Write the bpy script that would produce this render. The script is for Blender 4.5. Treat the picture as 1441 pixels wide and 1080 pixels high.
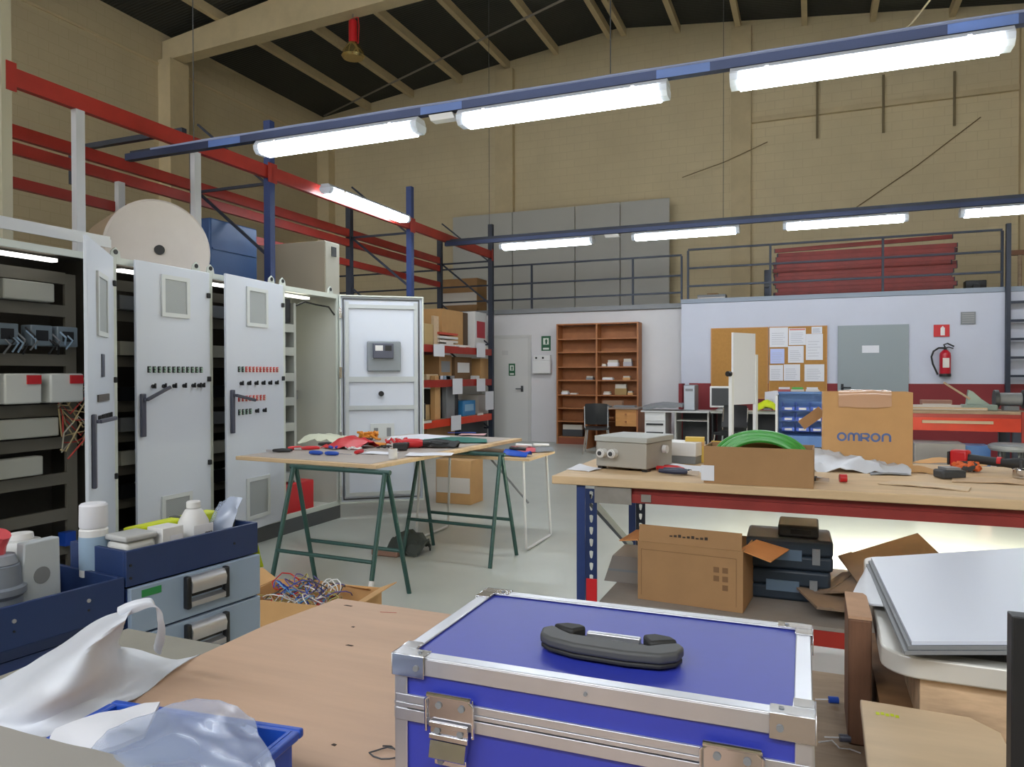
import bpy, bmesh, math, random
from mathutils import Vector, Matrix, noise
random.seed(7)
for o in list(bpy.data.objects): bpy.data.objects.remove(o)
COL = bpy.context.scene.collection
PI = math.pi
# ---------------------------------------------------------------- camera
CH = 1.33; FP = 1036.0
yaw, pitch, roll = map(math.radians, (22.14, -.72, -.115))
CF = Vector((-math.sin(yaw)*math.cos(pitch), math.cos(yaw)*math.cos(pitch), math.sin(pitch)))
r0 = Vector((math.cos(yaw), math.sin(yaw), 0)); u0 = r0.cross(CF)
CR = math.cos(roll)*r0 + math.sin(roll)*u0; CU = -math.sin(roll)*r0 + math.cos(roll)*u0
CC = Vector((0, 0, CH))
cam = bpy.data.cameras.new('camera'); co = bpy.data.objects.new('camera', cam); COL.objects.link(co)
M = Matrix.Identity(4)
for i in range(3): M[i][0] = CR[i]; M[i][1] = CU[i]; M[i][2] = -CF[i]; M[i][3] = CC[i]
co.matrix_world = M
cam.sensor_width = 36; cam.sensor_fit = 'HORIZONTAL'; cam.lens = FP/1441*36; cam.clip_start = .05; cam.clip_end = 100
SC = bpy.context.scene; SC.camera = co
# ---------------------------------------------------------------- world, view
W = bpy.data.worlds.new('world'); SC.world = W; W.use_nodes = True
W.node_tree.nodes['Background'].inputs[0].default_value = (1, 1, 1, 1)
W.node_tree.nodes['Background'].inputs[1].default_value = 4.0
SC.view_settings.view_transform = 'Standard'; SC.view_settings.look = 'None'
SC.view_settings.exposure = 0.0; SC.view_settings.gamma = 1; SC.view_settings.use_curve_mapping = False
LAMP = 30.0        # strength of the fluorescent diffusers

def at(px, py, X=None, Y=None, Z=None):
    """point where the sight line through a photo pixel meets a plane of the place"""
    r = CR*((px-720.5)/FP) + CU*((540-py)/FP) + CF
    if X is not None: t = X/r.x
    elif Y is not None: t = Y/r.y
    else: t = (Z-CH)/r.z
    return CC + r*t
# ---------------------------------------------------------------- materials
def lin(h):
    h = h.lstrip('#'); v = [int(h[i:i+2], 16)/255 for i in (0, 2, 4)]
    return tuple(c/12.92 if c <= .04045 else ((c+.055)/1.055)**2.4 for c in v) + (1,)
MC = {}
def mat(name, col, rough=.5, metal=0, var=.0, scale=8, bump=0, alpha=None, trans=0, emit=0, spec=.5, stretch=(1, 1, 1), col2=None):
    if name in MC: return MC[name]
    m = bpy.data.materials.new(name); m.use_nodes = True; nt = m.node_tree; b = nt.nodes['Principled BSDF']
    c = lin(col) if isinstance(col, str) else col
    b.inputs['Base Color'].default_value = c; b.inputs['Roughness'].default_value = rough; b.inputs['Metallic'].default_value = metal
    b.inputs['Specular IOR Level'].default_value = spec
    if trans: b.inputs['Transmission Weight'].default_value = trans
    if alpha is not None: b.inputs['Alpha'].default_value = alpha
    if emit: b.inputs['Emission Color'].default_value = c; b.inputs['Emission Strength'].default_value = emit
    if var or bump or col2:
        tc = nt.nodes.new('ShaderNodeTexCoord'); mp = nt.nodes.new('ShaderNodeMapping'); mp.inputs['Scale'].default_value = stretch
        nz = nt.nodes.new('ShaderNodeTexNoise'); nz.inputs['Scale'].default_value = scale; nz.inputs['Detail'].default_value = 6; nz.inputs['Roughness'].default_value = .6
        nt.links.new(tc.outputs['Object'], mp.inputs[0]); nt.links.new(mp.outputs[0], nz.inputs['Vector'])
        rp = nt.nodes.new('ShaderNodeValToRGB'); rp.color_ramp.elements[0].position = .32; rp.color_ramp.elements[1].position = .68
        lo = lin(col2) if col2 else tuple(x*(1-var) for x in c[:3])+(1,); hi = c if col2 else tuple(min(1, x*(1+var)) for x in c[:3])+(1,)
        rp.color_ramp.elements[0].color = lo; rp.color_ramp.elements[1].color = hi
        nt.links.new(nz.outputs['Fac'], rp.inputs[0]); nt.links.new(rp.outputs[0], b.inputs['Base Color'])
        if bump:
            bp = nt.nodes.new('ShaderNodeBump'); bp.inputs['Strength'].default_value = bump; bp.inputs['Distance'].default_value = .01
            nt.links.new(nz.outputs['Fac'], bp.inputs['Height']); nt.links.new(bp.outputs[0], b.inputs['Normal'])
    MC[name] = m; return m

def blockmat(name, col, mortar, bw, bh, rough=.9, axes='xz'):
    m = mat(name, col, rough, var=.06, scale=.7); nt = m.node_tree; b = nt.nodes['Principled BSDF']
    tc = nt.nodes.new('ShaderNodeTexCoord'); sp = nt.nodes.new('ShaderNodeSeparateXYZ'); cb = nt.nodes.new('ShaderNodeCombineXYZ')
    nt.links.new(tc.outputs['Object'], sp.inputs[0])
    nt.links.new(sp.outputs['X' if axes[0] == 'x' else 'Y'], cb.inputs[0]); nt.links.new(sp.outputs['Z'], cb.inputs[1])
    br = nt.nodes.new('ShaderNodeTexBrick'); br.inputs['Scale'].default_value = 1; br.inputs['Brick Width'].default_value = bw; br.inputs['Row Height'].default_value = bh
    br.inputs['Mortar Size'].default_value = .006; br.inputs['Mortar Smooth'].default_value = .3
    nt.links.new(cb.outputs[0], br.inputs['Vector'])
    mx = nt.nodes.new('ShaderNodeMix'); mx.data_type = 'RGBA'
    old = b.inputs['Base Color'].links[0].from_socket
    nt.links.new(br.outputs['Fac'], mx.inputs[0]); nt.links.new(old, mx.inputs[6]); mx.inputs[7].default_value = lin(mortar)
    nt.links.new(mx.outputs[2], b.inputs['Base Color'])
    bp = nt.nodes.new('ShaderNodeBump'); bp.inputs['Strength'].default_value = .25; bp.inputs['Distance'].default_value = .01; bp.invert = True
    nt.links.new(br.outputs['Fac'], bp.inputs['Height']); nt.links.new(bp.outputs[0], b.inputs['Normal'])
    return m
def gridmat(name, c1, c2, scale, rough=.5):
    m = mat(name, c1, rough); nt = m.node_tree; b = nt.nodes['Principled BSDF']
    tc = nt.nodes.new('ShaderNodeTexCoord'); ck = nt.nodes.new('ShaderNodeTexChecker'); ck.inputs['Scale'].default_value = scale
    ck.inputs[1].default_value = lin(c1); ck.inputs[2].default_value = lin(c2)
    nt.links.new(tc.outputs['Object'], ck.inputs[0]); nt.links.new(ck.outputs[0], b.inputs['Base Color']); return m
def wavemat(name, c1, c2, scale, direction='X', rough=.7, dist=0, bump=.4):
    m = mat(name, c1, rough); nt = m.node_tree; b = nt.nodes['Principled BSDF']
    tc = nt.nodes.new('ShaderNodeTexCoord'); w = nt.nodes.new('ShaderNodeTexWave'); w.bands_direction = direction; w.inputs['Scale'].default_value = scale
    w.inputs['Distortion'].default_value = dist; w.inputs['Detail'].default_value = 3 if dist else 0
    rp = nt.nodes.new('ShaderNodeValToRGB'); rp.color_ramp.elements[0].color = lin(c1); rp.color_ramp.elements[1].color = lin(c2)
    nt.links.new(tc.outputs['Object'], w.inputs[0]); nt.links.new(w.outputs['Fac'], rp.inputs[0]); nt.links.new(rp.outputs[0], b.inputs['Base Color'])
    if bump:
        bp = nt.nodes.new('ShaderNodeBump'); bp.inputs['Strength'].default_value = bump; bp.inputs['Distance'].default_value = .02
        nt.links.new(w.outputs['Fac'], bp.inputs['Height']); nt.links.new(bp.outputs[0], b.inputs['Normal'])
    return m

m_floor = mat('floor_paint', '#b6bab2', .30, var=.06, scale=1.3, bump=.01, spec=.9)
m_wall = blockmat('beige_block', '#d8caa8', '#cebf9c', .4, .2)
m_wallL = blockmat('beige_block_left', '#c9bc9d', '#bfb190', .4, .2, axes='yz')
m_conc = mat('beige_concrete', '#d2c29e', .85, var=.08, scale=2)
m_roof = wavemat('roof_sheet', '#2a2c2a', '#3a3c39', 4.0, 'Y', .8)
m_white = mat('white_paint', '#cecdd0', .7, var=.02, scale=2)
m_whiteR = mat('cool_white_paint', '#c3c7d6', .7, var=.02, scale=2)
m_wain = mat('dark_red_paint', '#7c1f26', .6, var=.05, scale=3)
m_grey = mat('grey_door_paint', '#8f999d', .5)
m_dsteel = mat('dark_blue_steel', '#2a3140', .5, .2, var=.1)
m_blue = mat('upright_blue', '#263a6e', .45, .1, var=.1)
m_navy = mat('navy_enamel', '#233763', .45, var=.06, scale=5)
m_navyd = mat('navy_enamel_inside', '#1c2c50', .5)
m_red = mat('rack_red', '#98281f', .45, var=.12, scale=4)
m_orange = mat('rack_orange_red', '#cf3a1c', .45, var=.08, scale=5)
m_maroon = mat('worn_red_beam', '#8a2c27', .5, var=.2, scale=5)
m_cab = mat('cabinet_grey', '#cad0dc', .42, spec=.4)
m_cabe = mat('cabinet_edge_grey', '#c9cfc8', .45)
m_cabin = mat('cabinet_interior_grey', '#c4c6be', .5)
m_galv = mat('galvanised', '#8e8b83', .45, .5, var=.08)
m_dark = mat('black_plastic', '#1b1c1f', .45)
m_dgrey = mat('dark_grey', '#3b3d40', .5)
m_mgrey = mat('mid_grey', '#7d8084', .5)
m_slate = mat('slate_handle', '#4a4d5c', .4)
m_alu = mat('aluminium', '#c9cad0', .33, .75, var=.04)
m_chrome = mat('chrome', '#d8d8dc', .14, 1)
m_case = mat('case_blue', '#1e2fa6', .5, var=.03, scale=40, spec=.3)
for k_, v_ in (('Coat Weight', 1), ('Coat Roughness', .6), ('Coat IOR', 1.65)): m_case.node_tree.nodes['Principled BSDF'].inputs[k_].default_value = v_
m_card = mat('cardboard', '#a07b54', .85, var=.06, scale=6)
m_card2 = mat('cardboard_light', '#c69b68', .85, var=.05, scale=6)
m_cardo = mat('cardboard_orange', '#c98a54', .85, var=.05, scale=6)
m_ply = mat('plywood', '#c3a288', .6, var=.07, scale=5, stretch=(.4, 3, 1), bump=.02)
m_pale = mat('pale_wood', '#cfb797', .6, var=.08, scale=4, stretch=(1, 6, 6), bump=.03)
m_palet = mat('bench_wood', '#cdb08a', .6, var=.12, scale=3, stretch=(1, 5, 5), bump=.05)
m_oldw = mat('old_wood', '#a08a72', .75, var=.25, scale=5, stretch=(1, 6, 6), bump=.1)
m_dwood = mat('dark_end_grain_wood', '#6b4a35', .75, var=.25, scale=9, stretch=(5, 5, .8), bump=.1)
m_lwood = mat('light_block_wood', '#bea283', .7, var=.28, scale=8, stretch=(1, 5, 5))
m_gtop = mat('grey_table_top', '#8d8a80', .7, var=.08, scale=4)
m_shelfw = mat('bookcase_wood', '#a0673d', .55, var=.12, scale=3, stretch=(6, 6, 1))
m_cork = mat('cork', '#b08144', .9, var=.06, scale=30)
m_pine = mat('pine_wood', '#c08a50', .55, var=.1, scale=4, stretch=(1, 1, 6))
m_paper = mat('paper', '#dcdde4', .7)
m_paper2 = mat('paper_warm', '#d6cfc8', .7)
m_wht = mat('white_plastic', '#dadada', .4)
m_cream = mat('tank_cream', '#d3ccc6', .5, var=.02)
m_creamd = mat('tank_side_beige', '#b9a68e', .55)
m_green = mat('green_hose', '#3f9a3c', .35)
m_trest = mat('trestle_green', '#2c4f4a', .4, .1, var=.1)
m_yel = mat('hi_vis_yellow', '#c8d418', .5)
m_yel2 = mat('yellow_card', '#cfae4c', .6)
m_redp = mat('red_plastic', '#c21f26', .4)
m_blk = mat('rubber', '#232324', .6)
m_lbl = mat('label_blue', '#93abc2', .5)
m_bluep = mat('bin_blue', '#1d4bb0', .4)
m_blueg = mat('bench_blue', '#4c74b0', .5)
m_teal = mat('teal_sheet', '#1d6b60', .6)
m_film = mat('thin_white_film', '#d5d9e2', .35, alpha=.88, var=.03, scale=10)
m_clear = mat('clear_bag_film', '#b9c6e0', .2, alpha=.42, spec=.8)
m_trans = mat('frosted_plastic', '#c4ccd2', .35, alpha=.8)
m_draw = mat('drawer_blue_grey', '#94a6bd', .45, var=.02)
m_sky = mat('blue_plastic_sheet', '#35588c', .4, var=.1, scale=3)
m_beige = mat('beige_enclosure', '#a79e8c', .55)
m_panel = mat('pale_partition', '#bcbdb9', .7, var=.03, scale=1)
m_glow = mat('fluorescent_diffuser', (.86, .93, 1, 1), .4, emit=LAMP)
m_glow2 = mat('cabinet_tube', (1, .98, .9, 1), .4, emit=3)
m_ink = mat('dark_ink', '#3c3028', .8)
m_logo = mat('blue_ink', '#5a6fa2', .7)
# ---------------------------------------------------------------- mesh builder
class MB:
    def __init__(s): s.b = bmesh.new(); s.m = Matrix.Identity(4)
    def v(s, p): return s.b.verts.new(s.m @ Vector(p))
    def box(s, x0, x1, y0, y1, z0, z1):
        c = [s.v((x, y, z)) for z in (z0, z1) for y in (y0, y1) for x in (x0, x1)]
        for f in ((0, 2, 3, 1), (4, 5, 7, 6), (0, 1, 5, 4), (2, 6, 7, 3), (0, 4, 6, 2), (1, 3, 7, 5)): s.b.faces.new([c[i] for i in f])
        return s
    def obox(s, p, q, w, h, up=(0, 0, 1)):
        """bar from p to q, w wide, h high"""
        p, q = Vector(p), Vector(q); d = (q-p); L = d.length; d.normalize(); u = Vector(up)
        if abs(d.dot(u)) > .98: u = Vector((0, 1, 0))
        r = d.cross(u).normalized(); u = r.cross(d)
        old = s.m; T = Matrix.Identity(4)
        for i in range(3): T[i][0] = r[i]; T[i][1] = d[i]; T[i][2] = u[i]; T[i][3] = p[i]
        s.m = old @ T; s.box(-w/2, w/2, 0, L, -h/2, h/2); s.m = old; return s
    def tube(s, pts, r, n=8, cap=True):
        pts = [Vector(p) for p in pts]; rings = []; prev = None
        for i, p in enumerate(pts):
            a = pts[max(i-1, 0)]; c = pts[min(i+1, len(pts)-1)]; d = (c-a).normalized() if (c-a).length > 1e-9 else Vector((0, 0, 1))
            if prev is None:
                u = Vector((0, 0, 1)) if abs(d.z) < .9 else Vector((1, 0, 0)); x = d.cross(u).normalized()
            else: x = (prev - d*prev.dot(d)).normalized()
            prev = x; y = d.cross(x); rr = r[i] if isinstance(r, (list, tuple)) else r
            rings.append([s.v(p + x*math.cos(k*2*PI/n)*rr + y*math.sin(k*2*PI/n)*rr) for k in range(n)])
        for a, b in zip(rings, rings[1:]):
            for k in range(n): s.b.faces.new((a[k], a[(k+1) % n], b[(k+1) % n], b[k]))
        if cap: s.b.faces.new(rings[0][::-1]); s.b.faces.new(rings[-1])
        return s
    def cyl(s, p, q, r, r2=None, n=20): return s.tube([p, q], [r, r if r2 is None else r2], n)
    def lathe(s, prof, n=24, c=(0, 0, 0)):
        rings = [[s.v((c[0]+r*math.cos(k*2*PI/n), c[1]+r*math.sin(k*2*PI/n), c[2]+z)) for k in range(n)] for r, z in prof]
        for a, b in zip(rings, rings[1:]):
            for k in range(n): s.b.faces.new((a[k], a[(k+1) % n], b[(k+1) % n], b[k]))
        s.b.faces.new(rings[0][::-1]); s.b.faces.new(rings[-1]); return s
    def prism(s, poly, ax, a, b):
        """2-D polygon extruded along axis ax between a and b"""
        def P(u, v, t): return {'x': (t, u, v), 'y': (u, t, v), 'z': (u, v, t)}[ax]
        A = [s.v(P(u, v, a)) for u, v in poly]; B = [s.v(P(u, v, b)) for u, v in poly]; n = len(poly)
        s.b.faces.new(A); s.b.faces.new(B[::-1])
        for i in range(n): s.b.faces.new((A[i], B[i], B[(i+1) % n], A[(i+1) % n]))
        return s
    def patch(s, rows, sub=6, amp=0, sc=8, seed=0, thick=.003):
        """smooth sheet through a grid of control points, wrinkled, with real thickness"""
        R = len(rows); K = len(rows[0]); rows = [[Vector(p) for p in r] for r in rows]
        def cr(a, b, c, d, t): return .5*((2*b)+(c-a)*t+(2*a-5*b+4*c-d)*t*t+(3*b-a-3*c+d)*t*t*t)
        def ev(L, t):
            i = min(int(t), len(L)-2); f = t-i; g = lambda k: L[max(0, min(len(L)-1, k))]
            return cr(g(i-1), g(i), g(i+1), g(i+2), f)
        nu = (R-1)*sub+1; nv = (K-1)*sub+1; cols = []
        grid = []
        for i in range(nu):
            cur = [ev([rows[r][k] for r in range(R)], i/sub) for k in range(K)]; line = []
            for j in range(nv):
                p = ev(cur, j/sub)
                if amp: p = p + Vector((.4, .4, 1))*amp*(noise.noise(p*sc+Vector((seed, 0, 0)))+.5*noise.noise(p*sc*2.3+Vector((seed, 5, 0))))
                line.append(p)
            grid.append(line)
        top = [[s.v(p) for p in l] for l in grid]
        bot = [[s.v(p-Vector((0, 0, thick))) for p in l] for l in grid]
        for i in range(nu-1):
            for j in range(nv-1):
                s.b.faces.new((top[i][j], top[i][j+1], top[i+1][j+1], top[i+1][j])); s.b.faces.new((bot[i][j], bot[i+1][j], bot[i+1][j+1], bot[i][j+1]))
        for i in range(nu-1):
            s.b.faces.new((top[i][0], top[i+1][0], bot[i+1][0], bot[i][0])); s.b.faces.new((top[i][-1], bot[i][-1], bot[i+1][-1], top[i+1][-1]))
        for j in range(nv-1):
            s.b.faces.new((top[0][j], bot[0][j], bot[0][j+1], top[0][j+1])); s.b.faces.new((top[-1][j], top[-1][j+1], bot[-1][j+1], bot[-1][j]))
        return s
    def build(s, name, m, parent=None, loc=None, rz=0, bevel=0, smooth=True, seg=2, rot=None, ang=35):
        bmesh.ops.recalc_face_normals(s.b, faces=s.b.faces)
        me = bpy.data.meshes.new(name); s.b.to_mesh(me); s.b.free(); me.materials.append(m)
        if smooth:
            me.polygons.foreach_set('use_smooth', [True]*len(me.polygons)); me.set_sharp_from_angle(angle=math.radians(ang))
        o = bpy.data.objects.new(name, me); COL.objects.link(o)
        if loc is not None: o.location = loc
        if rz: o.rotation_euler = (0, 0, rz)
        if rot: o.rotation_euler = rot
        if parent: o.parent = parent
        if bevel:
            md = o.modifiers.new('bevel', 'BEVEL'); md.width = bevel; md.segments = seg; md.limit_method = 'ANGLE'
        return o
def tag(o, label, cat, group=None, kind=None):
    o['label'] = label; o['category'] = cat
    if group: o['group'] = group
    if kind: o['kind'] = kind
    return o
def thing(name, label, cat, loc=(0, 0, 0), rz=0, group=None):
    o = bpy.data.objects.new(name, None); COL.objects.link(o); o.location = loc; o.rotation_euler = (0, 0, rz)
    o.empty_display_size = .1
    return tag(o, label, cat, group)
def struct(name, mb, m, **k):
    o = mb.build(name, m, **k); o['kind'] = 'structure'; return o
def one(name, label, cat, mb, m, loc=(0, 0, 0), rz=0, group=None, **k):
    return tag(mb.build(name, m, loc=loc, rz=rz, **k), label, cat, group)
def lab(o, text): o['label'] = text; return o
def copy_tree(o, parent=None):
    c = o.copy(); COL.objects.link(c)
    if parent: c.parent = parent
    for ch in o.children: copy_tree(ch, c)
    return c
def clone(o, loc, rz=None, label=None, group=None):
    kids = list(o.children); c = o.copy(); COL.objects.link(c); c.location = loc
    if rz is not None: c.rotation_euler = (0, 0, rz)
    for ch in kids: copy_tree(ch, c)
    if label: c['label'] = label
    if group: c['group'] = group
    return c
def B(x0, x1, y0, y1, z0, z1): return MB().box(x0, x1, y0, y1, z0, z1)
def open_box(w, d, h, t=.004, floor=True):
    """open-topped box, origin at the middle of its base"""
    m = MB(); x, y = w/2, d/2
    m.box(-x, x, -y, -y+t, 0, h); m.box(-x, x, y-t, y, 0, h); m.box(-x, -x+t, -y+t, y-t, 0, h); m.box(x-t, x, -y+t, y-t, 0, h)
    if floor: m.box(-x+t, x-t, -y+t, y-t, 0, t)
    return m

# ================================================================= SETTING
XL, XR, YB, RX = -13.28, 4.3, 18.0, -4.5
def zr(x, off=0): return 9.9-abs(x-RX)*.117+off
struct('floor', B(XL-.2, XR+.2, -6.2, YB+.2, -.12, 0), m_floor, smooth=False)
struct('wall_left', B(XL-.2, XL, -6.2, YB, 0, zr(XL)), m_wallL, smooth=False)
struct('wall_right', B(XR, XR+.2, -6.2, YB, 0, zr(XR)), m_wallL, smooth=False)
struct('wall_back', MB().prism([(XL, 0), (XR, 0), (XR, zr(XR)), (RX, zr(RX)), (XL, zr(XL))], 'y', YB, YB+.2), m_wall, smooth=False)
rf = MB()
for a, b in ((XL-.2, RX), (RX, XR+.2)): rf.prism([(a, zr(a)), (b, zr(b)), (b, zr(b)+.12), (a, zr(a)+.12)], 'y', -6.2, YB+.2)
struct('wall_front', B(XL, XR, -6.2, -6.0, 0, 4.6), m_wall, smooth=False)
q = MB()
for i in range(9): q.box(XL+i*2.19-.04, XL+i*2.19+.04, -6.15, -6.05, 4.6, 8.85)
q.box(XL, XR, -6.15, -6.05, 6.7, 6.76); struct('added_window_1', q, m_roof, smooth=False)  # unseen high window band, added to let daylight onto the upper walls
struct('ceiling', rf, m_roof, smooth=False)
n = 1
for x in (-11.69, -10.3, -8.81, -7.42, -6.08, -4.68, -4.32, -3.0, -1.6, -.17, 1.22, 2.73):
    struct('trim_%d' % n, B(x-.06, x+.06, -5.9, YB-.001, zr(x)-.2, zr(x)-.005), m_conc, smooth=False); n += 1
# rafter, pillars, ledge, joint
for ya in (12.1, 3.2):
    r = MB()
    for a, b in ((XL+.02, RX), (RX, XR-.02)):
        za, zb = (8.25, 8.6) if a < RX-1 else (8.6, 8.25)
        r.prism([(a, za), (b, zb), (b, zr(b)-.205), (a, zr(a)-.205)], 'y', ya+.1, ya+.42)
    struct('trim_%d' % n, r, m_conc, smooth=False); n += 1
    struct('trim_%d' % n, B(XL, XL+.35, ya, ya+.52, 0, 8.24), m_conc, smooth=False); n += 1
for x0, x1, d in ((-7.73, -7.23, .16), (-1.75, -1.31, .16), (3.93, XR-.001, .16)):
    p = struct('trim_%d' % n, B(x0, x1, YB-d, YB-.001, 2.7, zr(x0)-.21), m_conc, smooth=False); n += 1
struct('trim_%d' % n, B(XL, XL+.4, YB-.3, YB-.001, 2.7, 8.6), m_conc, smooth=False); n += 1
struct('trim_%d' % n, B(-1.3, 3.92, YB-.1, YB-.001, 7.13, 7.25), m_conc, smooth=False); n += 1
for y0, y1 in ((3.73, 12.09), (12.63, YB-.31)):
    struct('trim_%d' % n, B(XL, XL+.03, y0, y1, 8.12, 8.16), m_conc, smooth=False); n += 1
# mezzanine over the offices
YM = 13.6
struct('wall_partition', B(XL+.01, -2.17, YM+.05, YM+.17, 0, 2.53), m_white, smooth=False)
struct('wall_office', B(-2.16, XR-.001, YM-.25, YM-.1, 0, 2.58), m_whiteR, smooth=False)
struct('baseboard_office', B(-2.02, XR-.001, YM-.262, YM-.251, 0, 1.165), m_wain, smooth=False)
struct('trim_%d' % n, B(XL+.01, -2.17, YM-.02, YB-.42, 2.535, 2.62), m_mgrey, smooth=False); n += 1
struct('trim_%d' % n, B(-2.165, XR-.001, YM-.27, YB-.42, 2.585, 2.66), mat('mezzanine_edge', '#8d97a6', .6), smooth=False); n += 1
YO = YM-.262
def rail(name, label, posts, z0, zt, mids, y, t=.035, ends=None):
    o = thing(name, label, 'railing', (posts[0], y, z0), 0)
    x0 = posts[0]
    for p in posts: B(p-x0-t/2, p-x0+t/2, -t/2, t/2, .0, zt-z0-.02).build('post', m_dsteel, o)
    e0, e1 = ends or (posts[0], posts[-1])
    for z in [zt]+mids: B(e0-x0, e1-x0, -t/2-.001, t/2-.003, z-z0-.02, z-z0+.012).build('rail', m_dsteel, o)
rail('mezzanine_railing', 'dark steel railing with three rails on the mezzanine left of the red beams', [-11.5, -9.3, -7.2, -5.12, -3.1, -2.2], 2.62, 3.5, [3.13, 2.82], YM+.03, ends=(XL+.05, -2.2))
rail('mezzanine_railing', 'dark steel railing in front of the stacked red beams on the mezzanine', [-2.05, -.66, 1.07, 2.72], 2.66, 3.55, [3.22, 2.9], YM-.2)
st = thing('steel_ladder', 'dark steel ladder with flat rungs climbing the white wall at right', 'ladder', (2.76, YO-.12, 0))
for x in (0, .75): B(x-.03, x+.03, -.05, .03, 0, 3.6 if x == 0 else 2.9).build('stringer', m_dsteel, st)
for i in range(9): B(.031, .719, -.05, .05, .28*i+.15, .28*i+.185).build('rung', m_dsteel, st)
for k, (a, b) in enumerate(((-8.8, -7.1), (-7.09, -5.43), (-5.42, -4.29), (-4.28, -3.1))):
    one('partition_panel', ['tall pale wall panel on the mezzanine, leftmost of the row behind the rack', 'pale wall panel on the mezzanine above the exit door, second from left', 'pale wall panel on the mezzanine, second from right of the row', 'pale wall panel on the mezzanine, rightmost, ending by the beige wall'][k], 'panel',
        B(0, b-a-.012, 0, .05, 0, 5.48-2.62), m_panel, (a, YB-.5, 2.62), smooth=False)
# doors of the offices
d = struct('door_1', B(-6.2, -5.2, YM+.025, YM+.049, 0, 2.05), mat('off_white_door', '#c9c9c8', .6), smooth=False)
f_ = MB(); f_.box(-6.26, -6.2, YM+.015, YM+.049, 0, 2.11).box(-5.2, -5.14, YM+.015, YM+.049, 0, 2.11).box(-6.2, -5.2, YM+.015, YM+.049, 2.05, 2.11)
f_.build('door_frame', mat('door_frame_white', '#c0c0bf', .6), d)
h = MB(); h.box(-5.35, -5.3, YM+.015, YM+.024, .98, 1.1).tube([(-5.325, YM+.02, 1.04), (-5.325, YM-.03, 1.04), (-5.44, YM-.035, 1.04)], .01); h.build('door_handle', m_dgrey, d)
p0 = at(706, 500, Y=YM); B(p0.x, p0.x+.13, YM+.02, YM+.0245, p0.z, p0.z+.09).build('door_plate', mat('plate_grey', '#bdbdbd', .5), d)
d = struct('door_2', B(.4, 1.44, YO-.02, YO-.001, 0, 2.12), m_grey, smooth=False)
p0 = at(1213, 497, Y=YO); B(p0.x, p0.x+.25, YO-.026, YO-.0205, p0.z, p0.z+.12).build('door_sign', m_paper, d)
h = MB(); h.box(.45, .49, YO-.028, YO-.0205, 1.0, 1.16).tube([(.47, YO-.02, 1.1), (.47, YO-.07, 1.1), (.6, YO-.075, 1.1)], .012); h.build('door_handle', m_dark, d)

def sign_fig(o, w, h, y, m):
    """small running figure / arrow drawn as raised white shapes"""
    b = MB(); b.box(-.12*w, .12*w, y-.001, y, .3*h, .62*h); b.prism([(-.3*w, .62*h), (.3*w, .62*h), (0, .9*h)], 'y', y-.001, y); b.build('symbol', m, o)
m_sg = mat('sign_green', '#1f5a3c', .5)
for (x0, y0, x1, y1, Y, lb) in ((716, 529, 725, 512, YM+.02, 'small dark green pictogram sign stuck on the white door'), (762, 494, 775, 473, YM+.045, 'green exit pictogram sign on the wall above the white dispenser')):
    a = at(x0, y0, Y=Y); b_ = at(x1, y1, Y=Y); w, hh = b_.x-a.x, b_.z-a.z
    o = thing('safety_sign', lb, 'sign', ((a.x+b_.x)/2, Y, a.z)); B(-w/2, w/2, -.006, -.001, 0, hh).build('plate', m_sg, o)
    q = MB(); q.box(-.3*w, .3*w, -.008, -.0065, .42*hh, .86*hh).box(-.32*w, .32*w, -.008, -.0065, .08*hh, .2*hh); q.build('pictogram', mat('sign_white', '#d9e0d6', .5), o)
    q = MB(); q.prism([(-.06*w, .46*hh), (.12*w, .46*hh), (.12*w, .64*hh), (.2*w, .64*hh), (.03*w, .82*hh), (-.14*w, .64*hh), (-.06*w, .64*hh)], 'y', -.0095, -.0085); q.build('arrow', m_sg, o)
a = at(751, 526, Y=YM); b_ = at(776, 500, Y=YM); w, hh = b_.x-a.x, b_.z-a.z
o = thing('wall_dispenser', 'white wall box with two dark buttons beside the white door', 'dispenser', ((a.x+b_.x)/2, YM+.049, a.z))
B(-w/2, w/2, -.12, 0, 0, hh*.7).build('body', m_wht, o, bevel=.01); B(-w/2+.01, w/2-.01, -.1, 0, hh*.7, hh).build('top_cover', m_wht, o, bevel=.01)
for s_ in (-.3, .08): MB().cyl((s_*w, -.101, hh*.85), (s_*w, -.115, hh*.85), .02).build('button', m_dark, o)
# extinguisher
o = thing('fire_extinguisher', 'red fire extinguisher with black hose hanging on the white wall', 'extinguisher', (1.94, YO-.085, 1.28))
MB().lathe([(.03, 0), (.075, .01), (.08, .03), (.08, .33), (.075, .37), (.04, .41), (.025, .42)], 24).build('cylinder', mat('extinguisher_red', '#b3182a', .3), o)
MB().lathe([(.081, .0), (.083, .01), (.083, .04), (.081, .045)], 24).build('base_ring', m_blk, o)
q = MB(); q.box(-.08, .05, -.006, 0, 0, .12); MB().box(-.045, .045, -.084, -.079, .14, .29).build('label_band', m_paper2, o)
MB().cyl((0, 0, .42), (0, 0, .46), .022).tube([(0, 0, .46), (-.02, 0, .5), (.03, 0, .52), (.12, 0, .47)], .012).tube([(0, 0, .45), (.05, 0, .46), (.11, 0, .44)], .009).build('valve', m_blk, o)
MB().tube([(0, 0, .45), (-.09, 0, .45), (-.16, 0, .4), (-.19, 0, .31), (-.17, 0, .2), (-.12, 0, .08), (-.1, 0, .03)], .014).build('hose', m_blk, o)
MB().box(-.03, .03, .078, .084, .15, .35).build('wall_bracket', m_dgrey, o)
o = thing('extinguisher_sign', 'red and white extinguisher sign above the extinguisher', 'sign', (1.9, YO, 1.91)); B(-.11, .11, -.006, -.001, 0, .19).build('plate', m_redp, o)
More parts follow.
